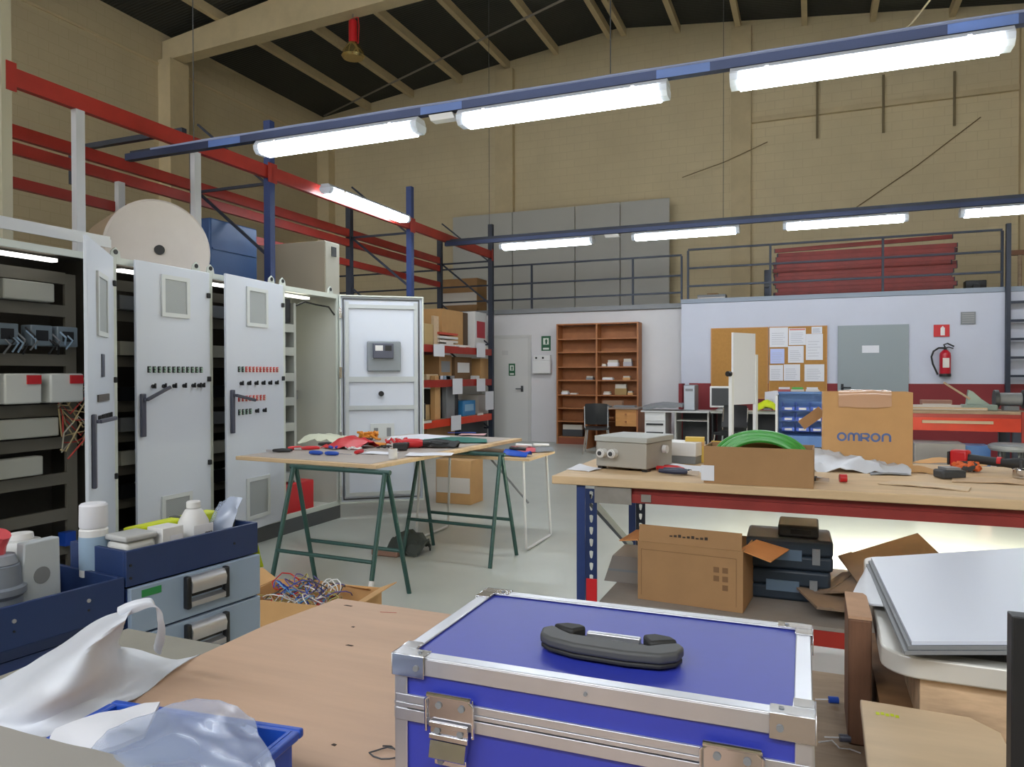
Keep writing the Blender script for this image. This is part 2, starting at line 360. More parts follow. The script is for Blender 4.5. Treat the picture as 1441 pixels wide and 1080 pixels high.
q = MB(); q.box(-.015, .045, -.008, -.0065, .02, .14).prism([(-.01, .14), (.04, .14), (.015, .17)], 'y', -.008, -.0065); q.build('pictogram', m_wht, o)
o = thing('wall_vent', 'square grey vent grille high on the white wall right of the extinguisher', 'vent', (2.26, YO, 2.1)); q = MB(); q.box(-.1, .1, -.012, -.001, 0, .19); q.build('frame', m_mgrey, o)
for i in range(5): B(-.08, .08, -.02, -.0125, .02+i*.034, .035+i*.034).build('louvre', mat('vent_grey', '#9a9a9c', .5), o)
# corkboards
def board(x0, x1, z0, z1, label):
    o = thing('notice_board', label, 'notice board', ((x0+x1)/2, YO, z0)); w = x1-x0; h = z1-z0
    B(-w/2+.015, w/2-.015, -.018, -.001, .015, h-.015).build('cork_panel', m_cork, o)
    q = MB(); q.box(-w/2, -w/2+.015, -.024, -.001, 0, h).box(w/2-.015, w/2, -.024, -.001, 0, h).box(-w/2+.015, w/2-.015, -.024, -.001, 0, .015).box(-w/2+.015, w/2-.015, -.024, -.001, h-.015, h)
    q.build('frame', m_pine, o); return o
board(-1.64, -.69, .9, 2.13, 'bare cork notice board behind the white flip chart')
board(-.68, .24, .95, 2.13, 'cork notice board covered with pinned papers')
PP = [(1083, 1109, 461, 489, 'tall pale sheet at the top left corner of the papered cork board'), (1110, 1134, 462, 486, 'sheet with red heading at the top middle of the cork board'), (1109, 1131, 487, 511, 'sheet pinned under the red headed sheet'),
      (1134, 1158, 470, 507, 'large framed sheet at the right of the cork board'), (1142, 1157, 460, 470, 'small slip above the large framed sheet'), (1084, 1104, 491, 512, 'bluish sheet at the left edge of the cork board'),
      (1083, 1102, 514, 536, 'plain sheet below the bluish sheet'), (1103, 1126, 513, 536, 'plan sheet at the centre bottom of the cork board'), (1132, 1160, 513, 537, 'sheet pinned low at the right side of the cork board')]
for i, (a0, a1, b0, b1, lb) in enumerate(PP):
    a = at(a0, b1, Y=YO); b_ = at(a1, b0, Y=YO)
    w = min(b_.x, .22)-a.x
    o = thing('pinned_sheet', lb, 'paper', ((a.x+a.x+w)/2, YO-.0255-.0005*i, a.z), group='papers on the cork board'); h = b_.z-a.z
    B(-w/2, w/2, -.002, 0, 0, h).build('sheet', mat('paper_blue', '#b9c4ee', .7) if i == 5 else m_paper, o)
    q = MB()
    for k in range(6): q.box(-w*.38, w*(.36-.2*random.random()), -.0025, -.0021, h*(.15+.11*k), h*(.15+.11*k)+.006)
    q.build('print', mat('print_grey', '#a9abb6', .8), o)
    if i == 1: B(-w/2+.01, w/2-.01, -.0026, -.0021, h*.88, h*.97).build('heading', mat('heading_red', '#d48a80', .7), o)
one('poster_sheet', 'wide curling white plastic sheet across the foot of the papered board', 'sheet', MB().patch([[(0, -.01, 0), (.25, -.03, .0), (.5, -.02, 0), (.87, -.03, .02)], [(0, -.01, .2), (.25, -.02, .22), (.5, -.05, .21), (.87, -.02, .23)]], 8, .015, 6), m_paper, (-.74, YO-.03, .82))
# ================================================================= LAMPS AND THEIR BEAMS
def lamp_beam(y, z, x0, x1, label):
    o = thing('lamp_beam', label, 'beam', (x0, y, z)); L = x1-x0
    MB().box(0, L, -.03, .03, .0, .012).box(0, L, .022, .03, .013, .1).build('channel', m_dsteel if y > 8 else mat('beam_steel_blue', '#1c2438', .45, .2), o)
    q = MB(); q.box(0, L, -.034, -.031, .0, .06)
    for i in range(int(L/.12)): q.box(i*.12+.02, i*.12+.05, -.035, -.0345, .02, .035)
    q.build('slotted_lip', mat('lip_steel', '#2c3858', .4, .4), o)
    if y > 8: MB().obox((.1, 0, .08), (L-.1, 0, .08), .05, .05).build('cable_duct', m_dsteel, o)
    else:
        MB().tube([(.3+i*.25, -.012+.006*math.sin(i*1.7), .075) for i in range(int((L-.5)/.25))], .012, 6).build('cable_bundle', mat('cable_grey', '#9aa6c8', .4), o)
        for x in [1.0, 3.1, 4.9, 6.6, 7.7]: MB().box(x, x+.35, -.036, -.0355, .0, .058).build('splice_plate', mat('splice_blue', '#4f6fb0', .4), o)
    for x in (.8, L*.45, L-.9): MB().cyl((x, 0, .1), (x, 0, zr(x0+x)-.2-z), .004, n=6).build('hanger_rod', m_dgrey, o)
    return o
lamp_beam(5, 3.31, -5.87, XR-.002, 'blue slotted steel beam carrying the three large near lamps')
lamp_beam(11, 3.47, -5.67, XR-.002, 'dark steel beam carrying the far row of lamps')
# fluorescent fitting, 1.57 long, along local x, origin at the middle of its top
lamp = thing('fluorescent_lamp', '', 'lamp', (0, 0, 0), group='fluorescent lamps')
L_ = 1.56
MB().prism([(-.05, 0), (.05, 0), (.075, -.03), (.075, -.045), (-.075, -.045), (-.05-.025, -.03)], 'x', -L_/2+.005, L_/2-.005).build('housing', mat('lamp_housing', '#b9bfc9', .4), lamp)
MB().prism([(-.088, -.0455), (.088, -.0455), (.084, -.085), (.055, -.118), (-.055, -.118), (-.084, -.085)], 'x', -L_/2+.06, L_/2-.06).build('diffuser', m_glow, lamp)
for s_ in (-1, 1):
    MB().prism([(-.086, -.0455), (.086, -.0455), (.08, -.083), (.05, -.113), (-.05, -.113), (-.08, -.083)], 'x', s_*(L_/2-.059), s_*(L_/2-.004)).build('end_cap', mat('lamp_cap', '#cfd8e6', .3), lamp)
    for t in (-1, 1): MB().box(s_*.55-.012, s_*.55+.012, t*.089, t*.094, -.06, -.03).build('clip', m_chrome, lamp)
    MB().box(s_*.5-.02, s_*.5+.02, -.02, .02, 0, .012).build('bracket', m_galv, lamp)
spots = [((-3.56, 5), 'large glowing fluorescent lamp, leftmost of three under the near blue beam'),
         ((-1.67, 5), 'large glowing fluorescent lamp, middle of three under the near blue beam'),
         ((.283, 5), 'largest glowing fluorescent lamp, right end of the near blue beam'),
         ((-3.89, 11), 'fluorescent lamp on the far beam above the bookcase, leftmost of four'),
         ((-1.735, 11), 'fluorescent lamp on the far beam, second from left'),
         ((.4, 11), 'fluorescent lamp on the far beam above the stacked red beams'),
         ((2.54, 11), 'fluorescent lamp on the far beam cut by the right photo edge')]
first = True
for (x, y), lb in spots:
    z = 3.298 if y == 5 else 3.458
    if first: lamp.location = (x, y, z); lamp['label'] = lb; o = lamp; first = False
    else: o = clone(lamp, (x, y, z), label=lb)
for x, lb in ((-3.4, 'added fluorescent lamp behind the camera, nearest the red rack'), (-1.2, 'added fluorescent lamp behind the camera, second from the red rack'), (1.0, 'added fluorescent lamp behind the camera, third from the red rack'), (3.0, 'added fluorescent lamp behind the camera, nearest the right wall')):   # unseen lamp row behind the camera, added to light the foreground
    o = clone(lamp, (x, -1, 3.298), label=lb)
    o['group'] = 'added fluorescent lamps behind the camera'
lamp_beam(-1, 3.31, -5.87, XR-.002, 'unseen blue steel beam carrying the added lamps behind the camera')
o = clone(lamp, (-5.5, 8.45, 3.66), rz=PI/2, label='fluorescent lamp running along the red rack beam, seen end on')
o.scale = (1.25, 1, 1)
for s_ in (-.45, .45): MB().box(s_-.02, s_+.02, .02, .1685, .013, .02).build('support_arm', m_galv, o)
for i, (x, y, z, w, lb) in enumerate(((-2.6, 5, 3.3, .2, 'small white junction block between the left and middle near lamps'), (-2.83, 11, 3.46, .22, 'small pale junction block between two far lamps'))):
    one('junction_block', lb, 'junction box', MB().prism([(-w*.5, 0), (w*.5, 0), (w*.62, -.05), (-w*.4, -.05)], 'y', -.04, .04), m_wht, (x, y, z), bevel=.004)
one('light_cable', 'pale cord rising from the near blue beam to the roof', 'cord', MB().tube([(0, 0, 0), (.05, .02, .05), (.35, .1, .45), (1.2, .3, 1.9), (2.2, .6, 5.6)], .006, 6), mat('cord_cream', '#b8ac90', .7), tuple(at(1270, 45, Y=5)))
a = at(456, 163, Y=YB-.2); b_ = at(800, -4, Y=12.7)
one('bracing_rod', 'thin steel bracing rod crossing beneath the dark roof', 'rod', MB().cyl((0, 0, 0), b_-a, .022, n=6), m_galv, a)
for i, (p, q, lb) in enumerate((((960, 250), (1080, 200), 'faint cable drooping on the beige wall left of the pillar'), ((1205, 292), (1380, 165), 'faint cable slanting across the beige wall at right'))):
    a = at(*p, Y=YB-.2 if i == 0 else YB-.03); b_ = at(*q, Y=YB-.2 if i == 0 else YB-.03)
    one('wall_cable', lb, 'cable', MB().tube([(0, 0, 0), (b_-a)*.5-Vector((0, 0, .05)), b_-a], .012, 5), mat('cable_tan', '#8a7a5a', .8), a)
for px, y0, y1, lb in ((1150, 105, 195, 'left thin steel strap on the wall ledge'), (1243, 105, 187, 'middle thin steel strap on the wall ledge'), (1343, 100, 177, 'right thin steel strap on the wall ledge')):
    a = at(px, y1, Y=YB-.12); b_ = at(px, y0, Y=YB-.12)
    one('wall_strap', lb, 'strap', B(-.025, .025, 0, .012, 0, b_.z-a.z), mat('strap_tan', '#7e7156', .8), a)
# high bay lamp under the rafter
p = at(497, 82, Y=12.36)
o = thing('high_bay_lamp', 'red pendant lamp with glass bell hanging from the roof beam', 'lamp', p)
MB().lathe([(.2, 0), (.23, .04), (.2, .14), (.12, .26), (.09, .3)], 28).build('bell', mat('bell_glass', '#b9a36a', .15, .75), o)
MB().lathe([(.085, .301), (.085, .72), (.05, .76)], 20).build('housing', m_redp, o)
MB().cyl((0, 0, .76), (0, 0, 8.449-p.z), .015, n=8).build('stem', m_galv, o)
MB().tube([(.12, 0, .27), (.14, 0, .6), (.12, 0, .78), (.0, 0, .79)], .01, 6).build('cable', m_redp, o)

# ================================================================= PALLET RACK
FX, RXK = -5.7, -6.8
o = rack = thing('pallet_rack', 'tall red and blue pallet rack along the left side behind the cabinets', 'rack', (FX, 3.75, 0))
def loc_(x, y, z): return (x-FX, y-3.75, z)
def rbox(x0, x1, y0, y1, z0, z1): return B(x0-FX, x1-FX, y0-3.75, y1-3.75, z0, z1)
YU = [3.75, 6.72, 9.88, 12.95]
for i, y in enumerate(YU):
    for x, s_ in ((FX, 1), (RXK, -1)):
        zt = 4.2 if x == FX else 4.05
        q = MB(); q.box(x-.045-FX, x+.045-FX, y-3.75-.04, y-3.75-.036, 0, zt).box(x-.045-FX, x-.041-FX, y-3.75-.036, y-3.75+.04, 0, zt).box(x+.041-FX, x+.045-FX, y-3.75-.036, y-3.75+.04, 0, zt)
        q.build('upright', mat('worn_upright_white', '#a9a48f', .6) if (i == 0 and s_ == 1) else (m_blue if s_ == 1 and i < 3 else m_dsteel), o)
    for k in range(5):
        z = .3+k*.8
        MB().obox(loc_(FX-.046, y, z), loc_(RXK+.046, y, z+.8 if k % 2 else z), .03, .03).build('brace', m_dsteel, o)
        MB().obox(loc_(FX-.046, y+.005, z if k % 2 else z), loc_(RXK+.046, y+.005, z+.8), .025, .025).build('brace', m_dsteel, o)
for i in range(3):
    y0, y1 = YU[i]+.045, YU[i+1]-.045
    rbox(FX-.03, FX+.03, y0, y1, 3.55, 3.69).build('beam', m_red, o)
    rbox(RXK-.03, RXK+.03, y0, y1, 3.51, 3.63).build('beam', m_red, o); rbox(RXK-.03, RXK+.03, y0, y1, 3.36, 3.47).build('beam', m_red, o)
    rbox(RXK-.03, RXK+.03, y0, y1, 3.05, 3.15).build('beam', m_red, o)
    for z in ([1.95] if i < 2 else [1.75, 1.18, .52]):
        for x in (FX, RXK): rbox(x-.03, x+.03, y0, y1, z-.06, z+.06).build('beam', m_orange if z < 1 else m_red, o)
        rbox(RXK+.031, FX-.031, y0, y1, z+.03, z+.06).build('shelf_panel', mat('shelf_board', '#8f8268', .8), o)
    for y in (y0-.01, y1+.01):
        for z in (3.5,): rbox(FX+.0455, FX+.0505, y-.04, y+.04, z, z+.22).build('connector', m_red, o)
# extend the front and rear beams out of the photo at left
rbox(FX-.03, FX+.03, .8, YU[0]-.045, 3.55, 3.69).build('beam', m_red, o)
rbox(RXK-.03, RXK+.03, .8, YU[0]-.045, 3.36, 3.63).build('beam', m_red, o)
rbox(RXK-.03, RXK+.03, .8, YU[0]-.045, 3.05, 3.15).build('beam', m_red, o)
rbox(FX-.045, FX+.045, .72, .8, 0, 4.2).build('upright', m_blue, o); rbox(RXK-.045, RXK+.045, .72, .8, 0, 4.05).build('upright', m_blue, o)
# white posts hanging from the front beam
for px, dx, lb in ((110, 0, 'white hanging post, nearest of three below the red rack beam'), (168, -1.05, 'narrow white hanging post, middle one left of the white tank'), (275, 0, 'white hanging post right of the white tank')):
    X = FX+.0+dx; p = at(px, 200, X=X); zt = 3.55 if dx == 0 else 3.36
    one('hanging_post', lb, 'post', B(-.03, .03, -.04, .04, 0, zt-2.15), mat('post_white', '#c3c6cc', .4), (X, p.y, 2.15), smooth=False)
# dark angle frame by the near beam end
one('steel_angle', 'dark steel angle bar bridging the rack behind the left near lamp', 'bar', MB().box(-1.6, 0, -.03, .03, 0, .05).box(-1.6, -1.54, -.03, .03, -.35, -.001), m_dsteel, (-5.75, 5.55, 3.72), smooth=False)
# goods in the rack
c1 = at(224, 352, X=-5.62); 
o = thing('white_tank', 'big white drum lying on the rack above the cabinets with a black plug', 'tank', c1)
ax = Vector((-.883, .469, .03)).normalized(); R_ = .468
q = MB(); q.tube([ax*0, ax*.02, ax*.03], [R_-.02, R_, R_], 56); q.build('front_face', m_cream, o)
MB().tube([ax*.031, ax*1.1, ax*1.15], [R_, R_*.99, R_*.96], 56).build('drum_side', m_creamd, o)
MB().cyl(-ax*.02, -ax*.0005, .045, n=20).build('plug', m_dark, o)
p0 = at(296, 384, X=-6.3); p1 = at(362, 322, X=-6.3)
o = thing('blue_crate', 'large blue plastic crate on the rack right of the white tank', 'crate', (-6.3, (p0.y+p1.y)/2, 2.012)); w = (p1.y-p0.y)/2
B(-.35, .0, -w, w, 0, p1.z-2.02).build('body', m_sky, o, bevel=.02)
for k in range(3): MB().box(.0005, .012, -w+.03, w-.03, .15+k*.3, .17+k*.3).build('rib', m_sky, o)
p1 = at(475, 343, X=-5.62)
o = thing('beige_enclosure', 'beige sheet metal enclosure standing on the rack behind the cabinet row', 'enclosure', (-6.0, p1.y-.15, 2.012))
B(-.72, .4, -.15, .15, 0, p1.z-2.02).build('body', m_beige, o, bevel=.006)
B(.4005, .412, -.14, .14, .01, p1.z-2.03).build('front_door', mat('enclosure_front', '#c6c4b8', .5), o); B(.4125, .42, -.03, .07, p1.z-2.2, p1.z-2.08).build('black_label', m_dark, o)
# last bay contents, shelf tops 1.81 1.24 .58 floor 0
def goods(name, lb, cat, px0, px1, z, zt_px, m, X=-5.85, dep=.4, lid=None, **k):
    a = at(px0, 530, X=X); b_ = at(px1, 530, X=X); top = at((px0+px1)/2, zt_px, X=X).z; w = (b_.y-a.y)/2-.006; h = max(.04, top-z)
    o = thing(name, lb, cat, (X, (a.y+b_.y)/2, z+.001))
    B(-dep, 0, -w, w, 0, h).build('body', m, o, bevel=.004)
    if lid: B(.0005, .004, -w*.7, w*.7, h*.3, h*.75).build('label_patch', lid, o)
    else: B(-dep+.01, -.01, -.02, .02, h+.0005, h+.003).build('tape', mat('tape_brown', '#9a7c52', .4), o)
    return o
m_tag = m_paper
goods('cardboard_box', 'open brown carton on the top shelf of the rack end bay', 'box', 622, 652, 1.81, 437, m_card2, X=-6.0, dep=.5)
goods('cardboard_box', 'dark brown box behind the white carton on the top rack shelf', 'box', 652.5, 662, 1.81, 441, mat('dark_card', '#5a4636', .8), X=-6.0)
goods('carton', 'tall white carton with red print at the right end of the top rack shelf', 'box', 668.5, 685, 1.81, 440, m_wht, dep=.3, lid=mat('print_red', '#b13a45', .6))
for k in range(4):
    goods('flat_box', ['flat white box at the bottom of the top shelf stack', 'second flat white box from the bottom of the top shelf stack', 'third flat white box of the top shelf stack', 'red flat box on top of the top shelf stack'][k], 'box', 619, 645, 1.81+k*.066, 530, [m_wht, m_paper2, m_wht, mat('box_red_soft', '#c4523f', .6)][k], X=-5.8, dep=.18)['group'] = 'flat boxes stacked on the top rack shelf'
for i_, c in enumerate(bpy.data.objects):
    pass
goods('plank', 'upright pale plank beside the flat boxes on the top rack shelf', 'board', 610.5, 618, 1.81, 445, m_pale, dep=.05)
goods('plastic_bag', 'yellowish bag slumped at the left of the top rack shelf', 'bag', 598, 610, 1.81, 456, mat('bag_tan', '#c2a878', .6), dep=.25)
goods('cardboard_box', 'brown box at the left of the middle rack shelf', 'box', 618, 636, 1.24, 500, m_card, dep=.4, lid=m_mgrey)
goods('cardboard_box', 'brown box with a white label in the middle of the rack shelf', 'box', 640, 664, 1.24, 503, mat('card_dim', '#76593c', .8), dep=.4, lid=m_wht)
goods('cardboard_box', 'tan box at the right end of the middle rack shelf', 'box', 676, 688, 1.24, 505, m_card2, dep=.35)
goods('parts_tray', 'low pale tray of small parts on the middle rack shelf', 'tray', 600, 617, 1.24, 527, m_pale, dep=.3)
goods('storage_bin', 'black storage bin at the left of the lower rack shelf', 'bin', 612, 626, .58, 548, m_dark, dep=.4, lid=m_dgrey)
goods('storage_bin', 'black storage bin in the middle of the lower rack shelf', 'bin', 627, 645, .58, 552, m_dark, dep=.4, lid=m_dgrey)
goods('storage_bin', 'bright blue bin on the lower rack shelf', 'bin', 651, 669, .58, 564, mat('bin_light_blue', '#3a86c0', .4), X=-5.8, dep=.3, lid=mat('bin_pale', '#8fb8d6', .5))
goods('plastic_bag', 'tan paper bag on the lower rack shelf at left', 'bag', 598, 611, .58, 570, mat('bag_tan2', '#b39a70', .7), dep=.3)
goods('carton', 'white carton at the right of the lower rack shelf', 'box', 673, 688, .58, 556, m_paper2, dep=.35)
goods('cardboard_box', 'long tan box on the floor under the rack end bay', 'box', 600, 640, 0, 598, m_card, dep=.5)
goods('floor_machine', 'dark grey case on the floor beneath the rack end bay', 'case', 648, 686, 0, 590, m_dgrey, dep=.5)
for i, (pa, pb, z, h, m, lb) in enumerate(((646, 651, 1.81, .06, m_wht, 'tiny white packet in front of the open brown carton'), (654, 662, 1.81, .05, m_paper2, 'flat white packet left of the tall white carton'), (617, 624, 1.24, .07, m_paper, 'small white packet on the middle shelf, leftmost'), (625, 634, 1.24, .05, m_lbl, 'pale blue packet on the middle shelf'), (668, 675, 1.24, .06, m_wht, 'small white packet on the middle shelf, by the tan box'), (612, 620, .58, .09, m_card2, 'small tan packet at the front of the lower shelf'), (628, 640, .58, .05, m_mgrey, 'low grey packet at the front of the lower shelf'))):
    goods('small_packet', lb, 'packet', pa, pb, z, 529, m, X=FX-.045, dep=.09)
for o_ in [x for x in bpy.data.objects if x.name.startswith('small_packet')]: o_['group'] = 'small packets on the rack shelves'
for i, (px, y0, y1, lb) in enumerate(((618, 485, 502, 'white tag sheet hung from the left of the top red shelf beam'), (677, 483, 503, 'white tag sheet hung from the right of the top red shelf beam'), (644, 533, 555, 'white tag sheet hung in the middle of the second shelf beam'), (677, 533, 551, 'white tag sheet hung at the right of the second shelf beam'), (689, 551, 577, 'white tag sheet tilted at the end upright of the rack'), (642, 585, 606, 'white tag sheet hung from the orange lowest beam'))):
    X = FX+.056; a = at(px, y1, X=X); b_ = at(px, y0, X=X)
    one('tag_sheet', lb, 'label', B(-.001, .001, -.19, .19, 0, b_.z-a.z), m_paper, a, group='white tags hung on the rack', smooth=False)
for px, py in ((633, 484), (651, 487.5), (683, 490), (602, 594), (676, 583)):
    X = FX+.035; a = at(px, py, X=X); o = B(-.001, .001, -.13, .13, -.02, .02).build('price_label', m_paper2, rack, loc=loc_(X, a.y, a.z))

# ================================================================= SWITCHGEAR CABINETS (fronts on x = CXF)
CXF, CXB, CZ, PL = -4.05, -4.6, 2.07, .12
CY = [1.72, 2.52, 3.32, 4.12, 4.92, 5.72]
m_int = mat('dark_interior_taupe', '#4a463f', .6, var=.05)
labels = ['grey control cabinet cut by the left photo edge, without a door', 'open control cabinet with dark mounting frames at far left', 'tall control cabinet with door ajar beside the nearest swung door', 'middle tall control cabinet with red and black push buttons on its door', 'last tall control cabinet, wide open, with the red box inside']
cabs = []
for i in range(5):
    y0, y1 = CY[i]+.003, CY[i+1]-.003; w = y1-y0
    o = thing('control_cabinet', labels[i], 'cabinet', (CXF, y0, 0), group='control cabinets in a row'); cabs.append(o)
    inn = m_int if i < 4 else m_cabin
    D = CXB-CXF
    B(D, 0, .0, w, 0, PL-.002).build('plinth', mat('plinth_grey', '#4d5052', .5), o)
    q = MB(); q.box(D, D+.015, 0, w, PL, CZ); q.box(D+.016, -.02, 0, .012, PL, CZ).box(D+.016, -.02, w-.012, w, PL, CZ).box(D+.016, -.02, .013, w-.013, PL, PL+.015).box(D+.016, -.02, .013, w-.013, CZ-.015, CZ)
    q.build('shell', inn if i < 4 else m_cabin, o)
    q = MB(); q.box(-.019, 0, 0, .035, PL, CZ).box(-.019, 0, w-.035, w, PL, CZ).box(-.019, 0, .036, w-.036, PL, PL+.04).box(-.019, 0, .036, w-.036, CZ-.04, CZ)
    q.build('front_frame', m_cabe, o)
    for y in (.08, w-.05):
        q = MB(); old = q.m; q.prism([(y-.04, CZ+.001), (y+.04, CZ+.001), (y+.03, CZ+.05), (y, CZ+.075), (y-.03, CZ+.05)], 'x', -.07, -.06); q.build('lifting_eye', m_cabe, o)
        MB().cyl((-.0595, y, CZ+.045), (-.056, y, CZ+.045), .016).build('eye_hole', m_dark, o)
    # tube lamp inside the top
    MB().box(-.2, -.15, w*.25, w*.7, CZ-.06, CZ-.04).build('inner_lamp', m_glow2, o)
    # mounting frames and cross rails
    if i < 4:
        zs = [1.92, 1.72, 1.42, 1.12, .92, .7, .48, .27]
        q = MB(); q.box(-.2, -.18, .05, .12, PL+.02, 1.95).box(-.2, -.18, w-.17, w-.1, PL+.02, 1.95)
        q.build('mounting_post', mat('frame_taupe', '#7b766a', .5, .1), o)
        for z in zs: B(-.205, -.175, .121, w-.171, z-.035, z+.035).build('cross_rail', MC['frame_taupe'], o)
        if i in (1, 0):
            for (a, b_, z0, z1) in ((.15, .36, 1.17, 1.34), (.41, .62, 1.17, 1.34)):
                B(-.17, -.02, a, b_, z0, z1).build('relay_housing', mat('relay_grey', '#d2d3cd', .45), o, bevel=.01)
                B(-.0195, -.01, a+.12, b_-.01, z1-.06, z1-.01).build('red_switch', m_redp, o)
            for a in (.14, .34, .5):
                B(-.17, -.08, a, a+.13, 1.5, 1.62).build('meter', mat('meter_body', '#73808a', .4), o, bevel=.006); B(-.0795, -.075, a+.03, a+.1, 1.53, 1.59).build('meter_screen', m_dark, o)
            for (a, b_, z) in ((.15, .52, .97), (.15, .42, .75), (.2, .5, 1.76)):
                B(-.17, -.1, a, b_, z, z+.11).build('terminal_block', mat('terminal_white', '#b9b9ae', .5), o, bevel=.008)
            B(-.16, -.1, .55, .62, .3, .38).build('blue_contactor', m_bluep, o)
            for k in range(14):
                y = .16+random.random()*.45; z = 1.55+random.random()*.06
                MB().tube([(-.1, y, z), (-.05, y+.02, z-.05), (-.09, y+.05*random.random(), z-.1)], .006, 5).build('jumper_wire', [m_dark, m_lbl, m_mgrey][k % 3], o)
            q = MB()
        else:
            for k, z in enumerate(zs[1:-1]):
                for a in (.14, .3, .46): B(-.17, -.1, a, a+.12, z+.04, z+.13).build('relay', [m_dark, m_mgrey, mat('terminal_white', '#b4b3a9', .5)][(k+int(a*10)) % 3], o)
# C0 hanging loose wires near its hinge side
q = thing('wire_tangle', 'tangle of thin cream and red wires hanging in the leftmost open cabinet', 'wires', (CXF-.05, 3.1, .95))
for k, m in enumerate([mat('wire_cream', '#b5a277', .6), mat('wire_red', '#b5423a', .6), MC['wire_cream'], mat('wire_pale', '#a8a494', .6), MC['wire_red'], MC['wire_cream']]):
    pts = [Vector((-.05, .06, .32))]
    for j in range(9): pts.append(Vector((-.02+.03*math.sin(j+k), .02+.09*math.sin(j*1.1+k*1.3), .3-.045*j+.07*math.sin(j*2.1+k))))
    MB().tube(pts, .005, 5).build('wire', m, q)
# C4 interior
o = cabs[4]
q = MB(); q.box(-.3, -.285, .03, .3, PL+.02, 1.9); 
for z in (1.78, 1.5, 1.28, 1.06, .84): pass
cells = [1.88, 1.68, 1.46, 1.25, 1.04, .84, .4]
q = MB(); q.box(-.28, -.1, .04, .07, .3, 1.95).box(-.28, -.1, .27, .3, .3, 1.95); q.build('mounting_post', mat('swing_frame_grey', '#a9aca8', .5), o)
for z in (1.73, 1.53, 1.31, 1.1, .88, .45): B(-.26, -.1, .071, .269, z-.035, z+.035).build('cross_rail', MC['swing_frame_grey'], o)
for k, z in enumerate((1.58, 1.36, 1.15, .93, .6)): B(-.25, -.16, .1, .24, z, z+.1).build('relay', [m_mgrey, m_mgrey, mat('relay_dim', '#8b8e90', .5), m_dgrey, m_dgrey][k], o)
B(-.25, -.12, .09, .25, 1.78, 1.98).build('black_fan', m_dark, o)
B(D+.016, D+.05, .33, .76, .2, 1.93).build('mounting_plate', mat('plate_cream', '#cfcfc2', .5), o)
B(D+.051, D+.1, .33, .76, 1.1, 1.18).build('cable_duct', m_mgrey, o)
B(D+.051, D+.08, .33, .36, .2, 1.09).build('cable_duct', mat('duct_pale', '#b3b5ae', .5), o)
MB().tube([(-.1, .3, 1.93), (-.08, .4, 1.97), (-.08, .55, 1.96), (-.05, .7, 1.95), (-.03, .76, 1.88)], .008, 6).build('cable', m_dark, o)
o = thing('red_box', 'red plastic box on the floor of the open end cabinet', 'box', (CXF-.22, CY[4]+.3, PL+.016)); B(-.15, .15, -.23, .2, 0, .26).build('body', m_redp, o, bevel=.01); B(-.04, .04, -.1, .07, .261, .275).build('carry_handle', m_redp, o)

def fan_grille(o, y, z, w, h, x, m=None):
    g = MB(); t = .028
    g.box(x, x+.012, y-w/2, y+w/2, z, z+t).box(x, x+.012, y-w/2, y+w/2, z+h-t, z+h).box(x, x+.012, y-w/2, y-w/2+t, z+t, z+h-t).box(x, x+.012, y+w/2-t, y+w/2, z+t, z+h-t)
    v = g.build('vent_frame', mat('vent_frame_pale', '#c9cdce', .5), o)
    B(x, x+.006, y-w/2+t+.0005, y+w/2-t-.0005, z+t+.0005, z+h-t-.0005).build('vent_mesh', gridmat('vent_mesh', '#8e9396', '#a6abad', 160), v)
def door_leaf(hinge, ang, w, cab, vents=True, side=1):
    """leaf hinged at its own origin, closed position runs along -y, outside towards +x"""
    o = bpy.data.objects.new('door', None); COL.objects.link(o); o.parent = cab
    o.location = (hinge[0]-cab.location.x, hinge[1]-cab.location.y, 0); o.rotation_euler = (0, 0, ang)
    return o
H0, H1 = PL+.015, CZ-.003
def leaf_mesh(w): 
    return MB().box(.003, .022, -w, -.001, H0, H1)
def handle(o, y, z0, z1, lever=(0, 0), ang=0):
    MB().box(.0222, .045, y-.018, y+.018, z0, z1).build('handle', m_slate, o, bevel=.006)
    p = Vector((.06, y+.005, z1-.04)); q = p+Vector((.05, .17*math.cos(ang), .17*math.sin(ang)))
    MB().obox((.0455, y, z1-.04), p, .02, .02).obox(p, q, .02, .022).build('lever', m_slate, o, bevel=.004)
def buttons(o, rows):
    for z, ys, kind in rows:
        for j, y in enumerate(ys):
            c = kind[j % len(kind)]
            b_ = MB().box(.0222, .028, y-.012, y+.012, z-.02, z+.022) if c != 'k' else MB().cyl((.0222, y, z), (.04, y, z), .014, n=12).box(.04, .05, y-.004, y+.004, z-.014, z+.02)
            if c == 'k': b_.build('selector_knob', m_dark, o)
            else:
                k = b_.build('push_button', m_dark if c == 'd' else mat('button_red', '#cc3a34', .4), o)
                MB().cyl((.0285, y, z+.009), (.036, y, z+.009), .008, n=10).cyl((.0285, y, z-.01), (.036, y, z-.01), .008, n=10).build('button_cap', mat('cap_pale', '#c9b9b2', .4) if c == 'r' else mat('cap_green', '#8fa89a', .4), k)
def hinges(o, zs=(1.9, 1.3, .7, .2)):
    for z in zs: MB().box(.0222, .04, -.035, -.008, z-.018, z+.018).build('hinge', m_dark, o, bevel=.004)
# door leaves as parts of their cabinets (empties under the cabinet carry the leaf and its fittings)
def make_door(i, hx, hy, ang, w, label):
    cab = cabs[i]
    leaf = leaf_mesh(w).build('door', m_cab, cab, bevel=.004)
    leaf.location = (hx-CXF, hy-cab.location.y, 0); leaf.rotation_euler = (0, 0, ang); return leaf
